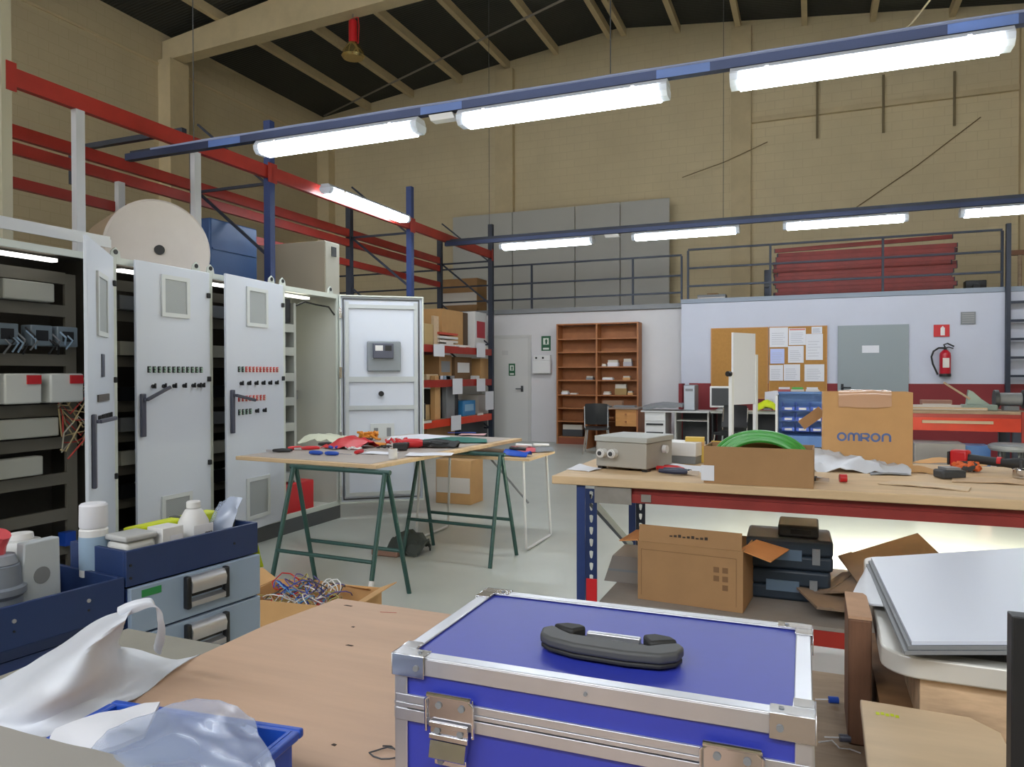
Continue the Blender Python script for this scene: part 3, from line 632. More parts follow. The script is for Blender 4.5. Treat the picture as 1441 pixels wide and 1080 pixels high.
# cabinet 1 : leaf swung about 37 degrees
dr = make_door(1, CXF, CY[2]-.01, math.atan2(.576, .65), .78, '')
fan_grille(dr, -.40, 1.55, .3, .36, .0222); hinges(dr)
handle(dr, -.70, .72, 1.12, ang=.05)
B(.0222, .03, -.43, -.36, 1.32, 1.45).build('display', m_slate, dr); B(.0222, .03, -.55, -.22, 1.18, 1.22).build('label_strip', mat('strip_brown', '#57504c', .5), dr)
buttons(dr, [(1.09, [-.52+.045*k for k in range(7)], 'k')])
# cabinet 2 : leaf nearly closed
dr = make_door(2, CXF, CY[3]-.01, math.radians(3), .66, '')
fan_grille(dr, -.33, 1.72, .25, .28, .0222); fan_grille(dr, -.33, .22, .27, .3, .0222); hinges(dr)
ys = [-.56+.0422*k for k in range(12)]
buttons(dr, [(1.365, ys, 'd'), (1.255, [-.53, -.44, -.35, -.26, -.175, -.12, -.085], 'k')])
handle(dr, -.62, .93, 1.21, ang=.5)
# cabinet 3
dr = make_door(3, CXF, CY[4]-.01, math.radians(7), .745, '')
fan_grille(dr, -.37, 1.7, .27, .3, .0222); fan_grille(dr, -.37, .22, .3, .32, .0222); hinges(dr)
ys = [-.60+.0455*k for k in range(12)]
buttons(dr, [(1.37, ys, 'ddrrrrrrrrrr'), (1.265, [-.58+.092*k for k in range(6)], 'k'), (1.15, ys[:8], 'rrrrrrrr'), (1.05, [-.6+.045*k for k in range(4)], 'd'), (1.05, [-.39, -.29], 'k')])
handle(dr, -.69, .9, 1.22, ang=-.25)
# cabinet 4 : hinge on the far side, leaf thrown wide open so that its inner face shows
cab = cabs[4]; hp = (CXF+.004, CY[5]-.012)
ang = math.atan2(.49, .62)     # direction of the leaf in plan
dr = MB().box(0, .78, -.001, .02, H0, H1).build('door', m_cab, cab, bevel=.004, loc=(hp[0]-CXF, hp[1]-cab.location.y, 0)); dr.rotation_euler = (0, 0, ang)
q = MB(); y0, y1 = -.03, -.0015
q.box(.0, .012, y0, y1, H0, H1).box(.768, .78, y0, y1, H0, H1).box(.0121, .7679, y0, y1, H0, H0+.012).box(.0121, .7679, y0, y1, H1-.012, H1); q.build('door_rim', m_cabe, dr)
q = MB(); q.box(.03, .04, -.012, y1, H0+.03, H1-.03).box(.735, .745, -.012, y1, H0+.03, H1-.03).box(.0401, .7349, -.012, y1, H0+.03, H0+.04).box(.0401, .7349, -.012, y1, H1-.04, H1-.03); q.build('gasket', m_dgrey, dr)
q = MB(); q.box(.05, .085, -.02, y1, H0+.05, H1-.06).box(.69, .725, -.02, y1, H0+.05, H1-.06).box(.0851, .6899, -.02, y1, H1-.12, H1-.085).box(.0851, .6899, -.02, y1, 1.26, 1.31).box(.0851, .6899, -.02, y1, 1.0, 1.04).box(.0851, .6899, -.02, y1, H0+.06, H0+.095); q.build('stiffener', mat('stiffener_grey', '#b4b9bb', .5), dr)
v = B(.25, .56, -.05, y1, 1.36, 1.64).build('instrument_box', mat('instrument_grey', '#7f858c', .5), dr, bevel=.01)
B(.3, .49, -.09, -.0505, 1.48, 1.62).build('instrument_cover', m_slate, v, bevel=.006); B(.32, .39, -.0925, -.0905, 1.55, 1.6).build('screen', m_wht, v); B(.41, .47, -.0925, -.0905, 1.55, 1.6).build('dark_window', m_dark, v)
MB().cyl((.38, -.03, 1.15), (.38, -.0015, 1.15), .025).build('lock', m_dark, dr)
v = B(.28, .5, -.02, y1, .62, .87).build('document_pocket', mat('pocket_grey', '#c6c9ca', .5), dr)
for x in (.31, .43): B(x, x+.04, -.024, -.0205, .69, .83).build('slot', m_mgrey, v)
for z in (1.9, 1.35, .75, .25): MB().box(-.004, .02, -.05, -.031, z-.05, z+.05).build('hinge', m_chrome, dr)
B(.781, .8, -.012, .016, .9, 1.05).build('lock_bar', m_dark, dr)
# gantry rail over the cabinets
one('top_rail', 'long white steel rail with a lamp running above the left cabinets', 'rail', MB().box(0, .05, 0, 1.6, 0, .05).box(.0501, .06, 0, 1.6, -.02, .03), mat('rail_white', '#c5c8cc', .4), (CXF-.08, 1.74, CZ+.078), smooth=False)
# ================================================================= BACK OF THE ROOM
o = thing('bookcase', 'tall brown wooden bookcase in two columns against the white wall', 'bookcase', (-4.51, 13.33, 0)); W_ = 1.58
for x in (0, W_/2-.015, W_-.03): B(x, x+.03, .0, .3, 0, 2.26).build('side_panel', m_shelfw, o)
B(.031, W_-.031, .285, .3, 0, 2.25).build('back_panel', mat('bookcase_back', '#9a6238', .6, var=.1), o); B(0, W_, .0, .3, 2.261, 2.285).build('top_panel', m_shelfw, o)
SZ = [.12, .42, .67, .92, 1.2, 1.45, 1.73, 1.98]
for x0, x1 in ((.031, W_/2-.016), (W_/2+.016, W_-.031)):
    for z in SZ: B(x0, x1, .012, .284, z, z+.022).build('shelf', m_shelfw, o)
    B(x0, x1, .02, .284, 0, .119).build('shelf', mat('bookcase_base', '#8a4a32', .6), o)
def cubby(col, x, z, w, h, m, name, lb, cat='box', g=None):
    x0 = -4.51+(.04 if col == 0 else W_/2+.025)+x
    q = thing(name, lb, cat, (x0, 13.42, z+.0225), group=g); B(0, w, 0, .12, 0, h*.6).build('body', m, q, bevel=.003); B(.01, w-.01, .005, .115, h*.6+.0005, h).build('lid', mat('lid_pale', '#c4bfb4', .6), q)
cubby(1, .05, 1.45, .08, .05, m_paper2, 'small_packet', 'small white packet on the bookcase right column, left end of the busiest shelf')
cubby(1, .16, 1.45, .2, .12, m_paper, 'small_packet', 'white crumpled packet in the middle of the busiest bookcase shelf')
cubby(1, .46, 1.45, .16, .14, mat('lilac_grey', '#a7a5ad', .6), 'small_packet', 'grey and white packet at the right end of the busiest bookcase shelf')
cubby(1, .06, 1.2, .2, .05, m_paper, 'paper_stack', 'thin white stack on the shelf below the packets', 'paper')
cubby(1, .45, 1.2, .14, .07, m_card2, 'small_box', 'small tan box on the shelf below the packets')
cubby(1, .08, .92, .13, .06, m_paper2, 'paper_stack', 'low white stack left of the tan box in the bookcase', 'paper')
cubby(1, .3, .92, .22, .2, mat('card_khaki', '#9c8254', .8), 'small_box', 'khaki box, tallest in the bookcase right column')
cubby(1, .54, .92, .1, .07, m_card2, 'small_box', 'low tan box beside the khaki box in the bookcase')
cubby(0, .03, .92, .13, .07, m_paper, 'paper_stack', 'white stack at the left end of the left column shelf', 'paper')
cubby(0, .2, .92, .14, .03, m_paper2, 'paper_stack', 'thin flat papers beside the white stack in the left column', 'paper')
cubby(0, .52, 1.2, .14, .07, m_mgrey, 'small_box', 'small grey thing at the right end of a left column shelf')
cubby(0, .05, .12, .4, .22, m_dgrey, 'storage_bin', 'dark bin on the bottom shelf of the bookcase', 'bin')
# wooden desk
o = thing('wooden_desk', 'small wooden desk with a pine drawer box in front of the bookcase', 'desk', (-3.72, 12.55, 0))
B(0, .96, 0, .6, .72, .745).build('desk_top', mat('desk_top_grey_wood', '#8e7f74', .5), o); B(.01, .04, .02, .58, 0, .719).build('side_panel', m_shelfw, o); B(.92, .95, .02, .58, 0, .719).build('side_panel', m_shelfw, o)
B(.05, .5, .1, .55, .55, .57).build('keyboard_shelf', m_shelfw, o); d_ = B(.55, .915, .04, .55, .42, .715).build('drawer_box', m_pine, o)
for z in (.5, .63): MB().cyl((.73, .04, z), (.73, .015, z), .016).build('drawer_knob', m_shelfw, d_)
one('paper_stack', 'papers and a flat keyboard lying on the wooden desk', 'papers', MB().box(.0, .35, 0, .2, 0, .02).box(.05, .3, .02, .18, .0205, .04).box(.42, .8, .03, .22, 0, .03), m_mgrey, (-3.65, 12.65, .746), smooth=False)
one('flat_box', 'flat brown box standing at the back of the wooden desk', 'box', MB().box(0, .36, 0, .12, 0, .1).box(.01, .35, .01, .11, .1005, .105), mat('card_taupe', '#8f7058', .7), (-3.5, 12.95, .746), smooth=False)
one('yellow_box', 'yellow box standing on the floor under the wooden desk', 'box', MB().box(-.19, .19, -.13, .13, 0, .22).box(-.2, .2, -.14, .14, .2205, .26), m_yel2, (-2.86, 12.38, 0), smooth=False)
# dark chair with steel legs
def chair(loc, rz, label):
    o = thing('office_chair', label, 'chair', loc, rz)
    MB().patch([[(-.2, -.2, .45), (0, -.21, .44), (.2, -.2, .45)], [(-.21, 0, .44), (0, 0, .43), (.21, 0, .44)], [(-.2, .2, .45), (0, .2, .44), (.2, .2, .45)]], 4, thick=.04).build('seat', m_dark, o)
    MB().patch([[(-.2, -.2, .5), (0, -.23, .5), (.2, -.2, .5)], [(-.21, -.24, .68), (0, -.27, .68), (.21, -.24, .68)], [(-.18, -.25, .84), (0, -.28, .85), (.18, -.25, .84)]], 4, thick=.001).build('backrest', m_dark, o)
    for sx in (-1, 1):
        for sy in (-1, 1): MB().tube([(sx*.17, sy*.17, .41), (sx*.22, sy*.24, 0)], .012).build('leg', m_chrome, o)
        MB().tube([(sx*.17, -.17, .41), (sx*.19, -.22, .46), (sx*.19, -.255, .8)], .01).build('back_frame', m_chrome, o)
    return o
chair((-3.33, 11.98, 0), .2, 'black chair with steel legs at the wooden desk')
# grey white desk
o = thing('white_desk', 'long white desk with a drawer pedestal right of the wooden desk', 'desk', (-2.62, 12.1, 0))
B(0, 1.1, 0, .62, .70, .725).build('desk_top', mat('desk_white', '#c2c2c0', .5), o)
p_ = B(.06, .4, .03, .6, .04, .699).build('pedestal', m_wht, o)
for z in (.12, .34, .56): 
    dd = B(.065, .395, .015, .0295, z, z+(.2 if z < .5 else .13)).build('drawer', m_wht, p_); 
for z in (.50, .36): B(.09, .37, .005, .0145, z-.015, z+.015).build('drawer_pull', m_dark, p_)
B(.55, .575, .03, .6, 0, .699).build('side_panel', mat('desk_side', '#b5b3ac', .5), o); B(1.07, 1.095, .03, .6, 0, .699).build('side_panel', MC['desk_side'], o); B(.6, 1.05, .55, .57, .1, .69).build('modesty_panel', m_dgrey, o); B(.58, 1.065, .05, .4, .56, .575).build('keyboard_shelf', MC['desk_side'], o)
one('grey_cloth_bundle', 'grey folded cover lying along the white desk', 'cloth', MB().patch([[(0, 0, .06), (.3, 0, .09), (.65, 0, .1)], [(0, .2, .08), (.3, .2, .13), (.65, .2, .12)], [(0, .4, .05), (.3, .4, .1), (.65, .4, .1)]], 5, .02, 9, thick=.05), m_mgrey, (-2.6, 12.15, .727))
o = thing('computer_tower', 'silver computer tower standing on the white desk', 'computer', (-1.86, 12.3, .726)); B(-.09, .09, 0, .42, 0, .42).build('case', m_mgrey, o, bevel=.01); B(-.085, .085, -.015, -.0005, .01, .41).build('front_bezel', mat('bezel_pale', '#b6bcc4', .4), o, bevel=.005); B(-.06, .06, -.02, -.0155, .32, .36).build('drive_slot', m_mgrey, o)
o = thing('red_post', 'narrow dark red panel standing beside the computer tower', 'panel', (-2.12, 13.0, 0)); B(-.03, .03, 0, .3, 0, 1.16).build('panel', m_wain, o, smooth=False)
# monitor desk
o = thing('black_desk', 'black desk carrying the tube monitor in the back office corner', 'desk', (-1.5, 12.1, 0)); B(0, 2.0, 0, .6, .70, .73).build('desk_top', mat('desk_pale', '#a8a89e', .5), o); B(.02, .04, .03, .57, 0, .699).build('side_panel', m_dark, o); B(1.96, 1.98, .03, .57, 0, .699).build('side_panel', m_dark, o); B(.05, 1.95, .5, .52, .1, .69).build('modesty_panel', m_dark, o)
a = at(1002, 575, Y=12.2); 
o = thing('tube_monitor', 'white framed tube monitor with dark screen on the black desk', 'monitor', (a.x+.17, 12.15, .731)); q = MB(); q.box(-.2, .2, 0, .06, .06, .40); q.build('bezel', m_wht, o, bevel=.01); B(-.17, .17, -.004, -.0005, .09, .37).build('screen', m_dgrey, o)
MB().prism([(.061, .07), (.061, .39), (.35, .3), (.35, .1)], 'x', -.17, .17).build('rear_shell', m_wht, o); MB().lathe([(.12, 0), (.12, .02), (.06, .059)], 20, (0, .15, 0)).build('stand', m_wht, o)
o = thing('hi_vis_vest', 'crumpled yellow safety vest on the black desk behind the flip chart', 'vest', (-.65, 12.3, .731)); MB().patch([[(-.14, 0, .03), (0, 0, .1), (.16, 0, .04)], [(-.16, .12, .1), (0, .12, .18), (.18, .12, .1)], [(-.12, .25, .03), (0, .25, .08), (.14, .25, .03)]], 5, .04, 14, thick=.03).build('fabric', m_yel, o); B(-.05, .06, -.01, .0, .03, .05).build('reflective_band', m_mgrey, o)
for k in range(3): one('binder', ['lowest grey binder stacked on the black desk', 'middle dark binder stacked on the black desk', 'top red edged binder stacked on the black desk'][k], 'binder', MB().box(0, .42, 0, .3, .012, .05).box(0, .42, 0, .3, 0, .01).box(.005, .42, .0, .3, .051, .058), [m_mgrey, m_dgrey, mat('red_faded', '#a34a45', .6)][k], (-.3+.01*k, 12.2, .731+.06*k), group='binders stacked on the black desk', smooth=False)
chair((-1.15, 11.6, 0), 2.9, 'black chair standing in front of the tube monitor')
# flip chart
a = at(1029, 570, Y=8.5); b_ = at(1063, 573, Y=8.9); dv = Vector((b_.x-a.x, b_.y-a.y, 0)); Lw = dv.length
o = thing('flip_chart', 'white flip chart board on two white posts in the back of the hall', 'whiteboard', (a.x, a.y, 0), math.atan2(dv.y, dv.x))
B(0.02, Lw-.02, -.012, .012, a.z+.0, 1.79).build('board', m_paper, o); q = MB()
for x in (0, Lw): B(x-.02, x+.02, -.02, .02, 0, 1.35 if x == 0 else 1.55).build('post', m_wht, o)
for x in (0, Lw): B(x-.02, x+.02, -.3, .3, 0.001, .03).build('foot', m_wht, o)
MB().cyl((-.02, 0, 1.33), (-.07, 0, 1.33), .03).build('pivot_knob', m_dark, o); MB().obox((.02, 0, .42), (Lw-.02, 0, .5), .03, .03).build('crossbar', mat('bar_grey', '#a9a9ac', .4), o)
# blue bin bench
o = thing('parts_bench', 'blue steel workbench with a rack of small parts bins, behind the large carton', 'workbench', (-.36, 9, 0))
B(0, 1.2, 0, .5, .0, .62).build('cabinet', m_blueg, o); B(.05, 1.15, -.003, -.0005, .05, .50).build('knee_shade', m_dark, o)  # black sheet on the solid front, painted shade of an open bay
B(0, 1.2, .3, .34, .621, 1.1).build('back_panel', m_blueg, o); B(0, 1.2, .1, .4, 1.101, 1.12).build('top_shelf', m_blueg, o); B(-.025, -.001, .0, .4, 0, 1.08).build('side_post', m_wht, o)
for r in range(3):
    for k in range(7):
        x = .04+k*.155; z = .66+r*.12
        v = MB().box(x, x+.14, .16, .165, z, z+.045).box(x, x+.14, .1651, .29, z, z+.006).box(x, x+.005, .166, .29, z+.0061, z+.095).box(x+.135, x+.14, .166, .29, z+.0061, z+.095).build('parts_bin', m_bluep, o)
        B(x+.03, x+.11, .155, .1595, z+.01, z+.035).build('bin_label', m_wht, v)
for k, (px, m, lb) in enumerate(((1103, mat('bin_red', '#b5575a', .5), 'low red tray on top of the blue bins shelf'), (1122, m_paper2, 'flat green and white box on top of the blue bins'), (1143, m_wht, 'stack of white papers on top of the blue bins'))):
    a = at(px, 560, Y=9.1); q = thing('small_tray', lb, 'tray', (a.x, 9.25, 1.121)); B(-.07, .07, -.05, .05, 0, .025).build('base', m, q); B(-.06, .06, -.04, .04, .0255, .05).build('contents', m_green if k == 1 else m_paper, q)
# red bench at the back right
o = thing('red_workbench', 'orange red workbench along the back wall at right', 'workbench', (.9, 9, 0))
B(0, 1.2, 0, .7, .9, .93).build('bench_top', m_oldw, o); B(0, 1.1, -.02, .02, .72, .86).build('front_beam', m_orange, o); q = MB(); B(.2, .85, -.05, -.021, .80, .83).build('tool_bar', m_pale, o)
B(0, 1.1, -.015, .015, .861, .899).build('upper_beam', m_red, o)
for x in (0, 1.07): B(x-.04, x+.04, -.02+.0, .04, 0, .719).build('leg', m_dsteel, o); B(x-.04, x+.04, .6, .66, 0, .899).build('leg', m_dsteel, o)
B(1.1005, 1.13, -.03, .03, .6, .93).build('end_bracket', m_red, o)
def topbox(name, lb, cat, x, y, w, d, h, m, z=.931, rz=0, m2=None):
    q = thing(name, lb, cat, (x, y, z), rz); B(-w/2, w/2, -d/2, d/2, 0, h).build('body', m, q, bevel=.003); B(-w/2+.01, w/2-.01, -d/2-.003, -d/2-.0005, h*.25, h*.6).build('side_strip', m2 or m_paper2, q); return q
topbox('plank', 'long pale plank lying on the red workbench', 'board', 1.35, 9.15, .75, .12, .03, m_palet)
topbox('plank', 'second pale plank behind the first on the red workbench', 'board', 1.3, 9.35, .8, .1, .05, m_paper2)
topbox('small_box', 'brown box on the planks of the red workbench', 'box', 1.3, 9.5, .3, .15, .1, mat('card_rose', '#a07868', .7))
o = thing('hand_press', 'pale green hand press with a slanting lever on the red workbench', 'press', (1.68, 9.3, .931)); m_pg = mat('press_green', '#93a39a', .5)
B(-.16, .16, -.1, .1, 0, .06).build('base', m_pg, o, bevel=.01); MB().prism([(-.12, .061), (.1, .061), (.02, .12), (-.06, .2), (-.1, .22)], 'y', -.04, .04).build('column', m_pg, o); MB().obox((-.09, -.05, .12), (-.34, -.06, .3), .02, .02).build('lever', mat('lever_tan', '#a48c74', .5), o)
o = thing('bench_grinder', 'grey bench grinder at the right end of the red workbench', 'grinder', (1.98, 9.35, .931)); MB().cyl((-.1, 0, .12), (.1, 0, .12), .07).build('motor', m_mgrey, o); MB().cyl((-.15, 0, .12), (-.11, 0, .12), .1).build('wheel_guard', m_dgrey, o); MB().cyl((.11, 0, .12), (.15, 0, .12), .1).build('wheel_guard', m_dgrey, o); B(-.07, .07, -.06, .06, 0, .045).build('base', m_mgrey, o)
# below it
topbox('grey_crate', 'pale grey crate on the floor under the red workbench', 'crate', 1.2, 8.7, .45, .4, .62, mat('crate_grey', '#8a8684', .6), z=.001, m2=m_mgrey)
topbox('dark_crate', 'dark grey crate in front of the pale grey crate', 'crate', 1.15, 8.0, .5, .35, .42, m_dgrey, z=.001, m2=m_mgrey)
topbox('blue_container', 'blue plastic container under the red workbench', 'container', 1.55, 8.75, .22, .3, .6, mat('container_blue', '#2c5f9c', .4), z=.001, m2=m_bluep)
o = thing('round_stool', 'stool with a grey round seat before the red workbench', 'stool', (1.75, 8.2, 0)); MB().lathe([(.17, .6), (.19, .62), (.19, .65), (.16, .665)], 28).build('seat', m_mgrey, o)
for k in range(4): 
    c_, s_ = math.cos(k*PI/2+.4), math.sin(k*PI/2+.4); MB().tube([(c_*.1, s_*.1, .6), (c_*.2, s_*.2, 0)], .014).build('leg', m_dgrey, o)
topbox('orange_case', 'small orange brown case standing under the round stool', 'case', 1.5, 8.1, .1, .2, .3, mat('case_rust', '#a2543a', .5), z=.001)
topbox('dark_case', 'dark green case standing right of the round stool', 'case', 2.15, 8.3, .25, .3, .6, mat('case_dark_green', '#2b3834', .5), z=.001, m2=m_dgrey)
# stacked red beams on the mezzanine
bm_ = thing('red_rack_beam', '', 'beam', (0, 0, 0), group='red rack beams stacked on the mezzanine')
q = MB().box(-1.4, 1.4, -.025, .025, 0, .068).box(-1.4, 1.4, -.029, -.0255, .022, .03); q.build('beam', m_maroon, bm_)
for s_ in (-1, 1): B(s_*1.401 if s_ < 0 else 1.401, s_*1.401+s_*.012 if s_ > 0 else -1.413, -.04, .03, -.06 if 0 else .0, .069).build('end_plate', m_dsteel, bm_)
k = 0
for row in range(12):
    for c in range(2):
        lb = '%s red rack beam of the %s column, row %d from the floor of the stack' % ('lowest' if row == 0 else ('topmost' if row == 11 else 'worn'), 'front' if c == 0 else 'rear', row+1)
        lc = (.8+random.uniform(-.05, .05), 14.2+c*.09, 2.663+row*.0705)
        if k == 0: bm_.location = lc; bm_['label'] = lb
        else: clone(bm_, lc, label=lb)
        k += 1
o = clone(bm_, (.78, 14.25, 3.56), label='loose red rack beam lying slanted on top of the stack'); o.rotation_euler = (0, -.025, .02)
for x, w, h, lb, m in ((-.75, .1, .55, 'dark steel connector frame leaning left of the red beams', m_dsteel), (2.5, .3, .2, 'small dark motor on the mezzanine right of the red beams', m_dark)):
    q = thing('connector_pile' if w < .2 else 'motor', lb, 'frame' if w < .2 else 'motor', (x, 14.2, 2.661)); B(-w/2, w/2, -.1, .1, 0, h).build('body', m, q, bevel=.01); MB().cyl((0, -.11, h*.5), (0, -.16, h*.5), .05).build('shaft_end', m_dgrey, q)
topbox('brown_box', 'small brown box on the mezzanine near the beige pillar', 'box', -1.75, 14.5, .2, .2, .2, m_card, z=2.661)
o = thing('drill_stand', 'small brown drill stand on the mezzanine by the right wall', 'stand', (3.15, 14.3, 2.661)); MB().cyl((0, 0, .02), (0, 0, .6), .03).build('column', m_oldw, o); B(-.12, .12, -.1, .1, 0, .02).build('base', m_dgrey, o); B(-.14, .12, -.05, .05, .601, .68).build('head', mat('brown_paint', '#7a5238', .5), o)
topbox('grey_plank_pile', 'low grey pile of sheets on the mezzanine behind the railing', 'pile', -1.7, 14.0, .5, .3, .12, m_mgrey, z=2.661)
topbox('cardboard_box', 'cardboard box on the mezzanine seen between the rack uprights', 'box', -7.0, 14.4, .9, .5, .75, m_card, z=2.621)
one('long_pipe', 'brown pipe lying along the mezzanine behind the red beams', 'pipe', MB().cyl((-2.05, 0, .05), (3, 0, .05), .05, n=12), mat('pipe_brown', '#6d5b48', .6), (0, 15.2, 2.75-.085))

# ================================================================= TRESTLE TABLE
def trestle(loc, rz, label, tape=False, hgt=.775, L=.68, w=.42):
    o = thing('trestle', label, 'trestle', loc, rz, group='green metal trestles')
    for sx in (-1, 1):
        for sy in (-1, 1):
            l = MB().tube([(sx*L/2, sy*.012, hgt-.02), (sx*(L/2+.02), sy*w/2, .0)], .0145, 10).build('leg', m_trest, o)
            if tape and sx == 1 and sy == -1: MB().tube([(L/2+.0155, -w/2+.044, .17), (L/2+.0205, -w/2-.002, 0)], .0155, 10).build('foot_tape', m_wht, l)
    for sy in (-1, 1):
        MB().tube([(-L/2-.012, sy*.148, .27), (L/2+.012, sy*.148, .27)], .012, 8).build('stretcher', m_trest, o)
    MB().tube([(-L/2-.03, 0, hgt-.016), (L/2+.03, 0, hgt-.016)], .015, 8).build('top_bar', m_trest, o)
    return o
trestle((-2.63, 3.7, 0), math.radians(-3), 'green metal trestle under the near end of the wooden table', True)
trestle((-2.38, 4.83, 0), math.radians(-4), 'green metal trestle under the far end of the wooden table')
TZ = .80
tb = thing('table_board', 'pale wooden board laid on two green trestles', 'table', (-2.85, 4.72, TZ-.025), math.radians(-4))
B(-.56, .56, -1.0, 1.0, .0, .024).build('board', m_palet, tb, bevel=.003)
B(-.545, .50, -.97, .98, .0242, .026).build('grey_cover_sheet', mat('table_cover', '#a89e96', .5, var=.06, scale=3), tb)
MB().cyl((.42, -.95, -.03), (.42, -.95, -.001), .02).build('clamp_pad', m_dark, tb)
TT = TZ+.002
def tat(px, py, z=TT): return at(px, py, Z=z)
m_cy = mat('cable_yellow_orange', '#d98a2a', .5)
def roll(loc, r, h, lb, m): 
    o = thing('tape_roll', lb, 'tape', loc); MB().lathe([(r*.55, 0), (r, 0), (r, h), (r*.55, h)], 28).build('tape', m, o); MB().lathe([(r*.5, -.0), (r*.545, 0), (r*.545, h+.001), (r*.5, h+.001)], 24).build('core', m_card, o); return o
roll(tat(553, 646), .028, .062, 'white cylindrical roll standing near the front corner of the trestle table', m_wht)
def squiggle(name, lb, cat, c, n, rad, m, r=.008, seed=0, h=.05, tails=None):
    o = thing(name, lb, cat, c); R_ = random.Random(seed)
    for k in range(n):
        a0 = R_.uniform(0, 6); ex = R_.uniform(.6, 1.3); pts = []
        for j in range(14): 
            t = a0+j*.55; rr = rad*(R_.uniform(.55, 1.0))
            pts.append(Vector((rr*math.cos(t)*ex, rr*math.sin(t)*.7, r+R_.uniform(0, h))))
        MB().tube(pts, r, 6).build('strand', m[k % len(m)] if isinstance(m, list) else m, o)
    return o
def screwdriver(p, q, lb, mh, L=.2):
    p = Vector(p); d = (Vector(q)-p); d.z = 0; d.normalize(); o = thing('screwdriver', lb, 'screwdriver', p)
    MB().tube([(0, 0, .014), d*.02+Vector((0, 0, .014)), d*.08+Vector((0, 0, .014)), d*.1+Vector((0, 0, .014))], [.01, .014, .014, .008], 10).build('handle', mh, o); MB().cyl(d*.1+Vector((0, 0, .014)), d*L+Vector((0, 0, .012)), .003, n=8).build('shaft', m_chrome, o); return o
screwdriver(tat(405, 634), tat(440, 632), 'red handled screwdriver at the left end of the trestle table', m_redp)
screwdriver(tat(436, 640), tat(480, 642), 'blue handled screwdriver on the trestle table, left of two', m_bluep)
screwdriver(tat(458, 641), tat(505, 643), 'blue handled screwdriver on the trestle table, right of two', m_bluep)
def pliers(p, rz, lb, m): 
    o = thing('pliers', lb, 'pliers', p, rz)
    for s_ in (-1, 1): MB().tube([(0, s_*.008, .014), (.05, s_*.028, .014), (.12, s_*.024, .013)], [.009, .012, .009], 8).build('grip', m, o)
    MB().prism([(-.05, -.004), (0, -.012), (0, .012), (-.05, .004)], 'z', .006, .02).build('jaws', m_chrome, o); return o
screwdriver(tat(448, 628), tat(470, 627), 'black handled screwdriver behind the blue ones on the trestle table', m_blk)
screwdriver(tat(500, 640), tat(520, 636), 'short red screwdriver near the white roll on the trestle table', m_redp, .14)
pliers(tat(385, 637), .4, 'dark gripped pliers at the far left corner of the trestle table', m_blk)
squiggle('cable_coil', 'thin white coil of wire in the middle of the trestle table', 'cable', tat(500, 634), 2, .07, m_wht, .004, 12, .02)
squiggle('cable_coil', 'thin black coil of wire between the red bag and the drill', 'cable', tat(540, 632), 2, .06, m_blk, .004, 13, .02)
pliers(tat(424, 634), .9, 'red gripped pliers beside the screwdrivers on the trestle table', m_redp)
pliers(tat(470, 633), 2.2, 'blue gripped pliers in the middle of the trestle table', m_bluep)
pliers(tat(520, 628), .3, 'orange gripped pliers behind the red bag on the trestle table', m_cy)
o = one('plastic_bag', 'pale yellow plastic bag at the back left of the trestle table', 'bag', MB().patch([[(-.2, -.1, .0), (0, -.12, .02), (.2, -.1, .01)], [(-.2, 0, .04), (0, 0, .06), (.2, 0, .03)], [(-.18, .15, .01), (0, .15, .03), (.2, .13, .01)]], 6, .02, 14), mat('bag_cream', '#cdcfb8', .4), tat(460, 622))
o = one('plastic_bag', 'glossy red plastic bag on the trestle table', 'bag', MB().patch([[(-.15, -.12, .0), (0, -.14, .015), (.18, -.1, .01)], [(-.12, 0, .03), (0, 0, .08), (.2, 0, .05)], [(-.1, .13, .01), (0, .15, .03), (.2, .13, .01)]], 6, .025, 16, 3), m_redp, tat(487, 630))
squiggle('cable_coil', 'dark red coil of cable beside the red bag', 'cable', tat(512, 626), 3, .07, [m_blk, mat('cable_dred', '#7d1f22', .5)], .007, 4, .04)
squiggle('cable_coil', 'orange coil of cable on the trestle table', 'cable', tat(518, 620, TT+.0), 4, .09, m_cy, .009, 5, .06)
squiggle('cable_coil', 'red and white bundle of leads left of the drill', 'cable', tat(560, 628), 4, .09, [m_redp, m_redp, m_wht], .009, 6, .05)
o = thing('cordless_drill', 'red and black cordless drill lying on the trestle table', 'drill', tat(585, 631), math.radians(28))
MB().tube([(-.1, 0, .035), (-.06, 0, .035), (.02, 0, .035), (.05, 0, .035)], [.028, .034, .033, .022], 14).build('motor_housing', m_redp, o); MB().tube([(.05, 0, .035), (.09, 0, .035), (.11, 0, .035)], [.022, .02, .01], 12).build('chuck', m_dark, o)
MB().obox((-.06, -.02, .03), (-.1, -.14, .03), .04, .035).build('grip', m_blk, o, bevel=.008); MB().box(-.15, -.05, -.2, -.145, .005, .055).build('battery', m_blk, o, bevel=.008)
o = thing('tool_pouch', 'black padded tool pouch on the trestle table right of the drill', 'pouch', tat(618, 630), math.radians(10)); o.scale = (.85, .85, .85); MB().patch([[(-.16, -.07, .01), (0, -.08, .03), (.16, -.06, .02)], [(-.17, 0, .05), (0, 0, .075), (.18, 0, .055)], [(-.15, .08, .01), (0, .08, .03), (.15, .07, .01)]], 6, .01, 12, thick=.012).build('cover', m_blk, o); MB().tube([(-.1, -.05, .05), (0, -.07, .06), (.1, -.05, .05)], .007).build('strap', m_dgrey, o)
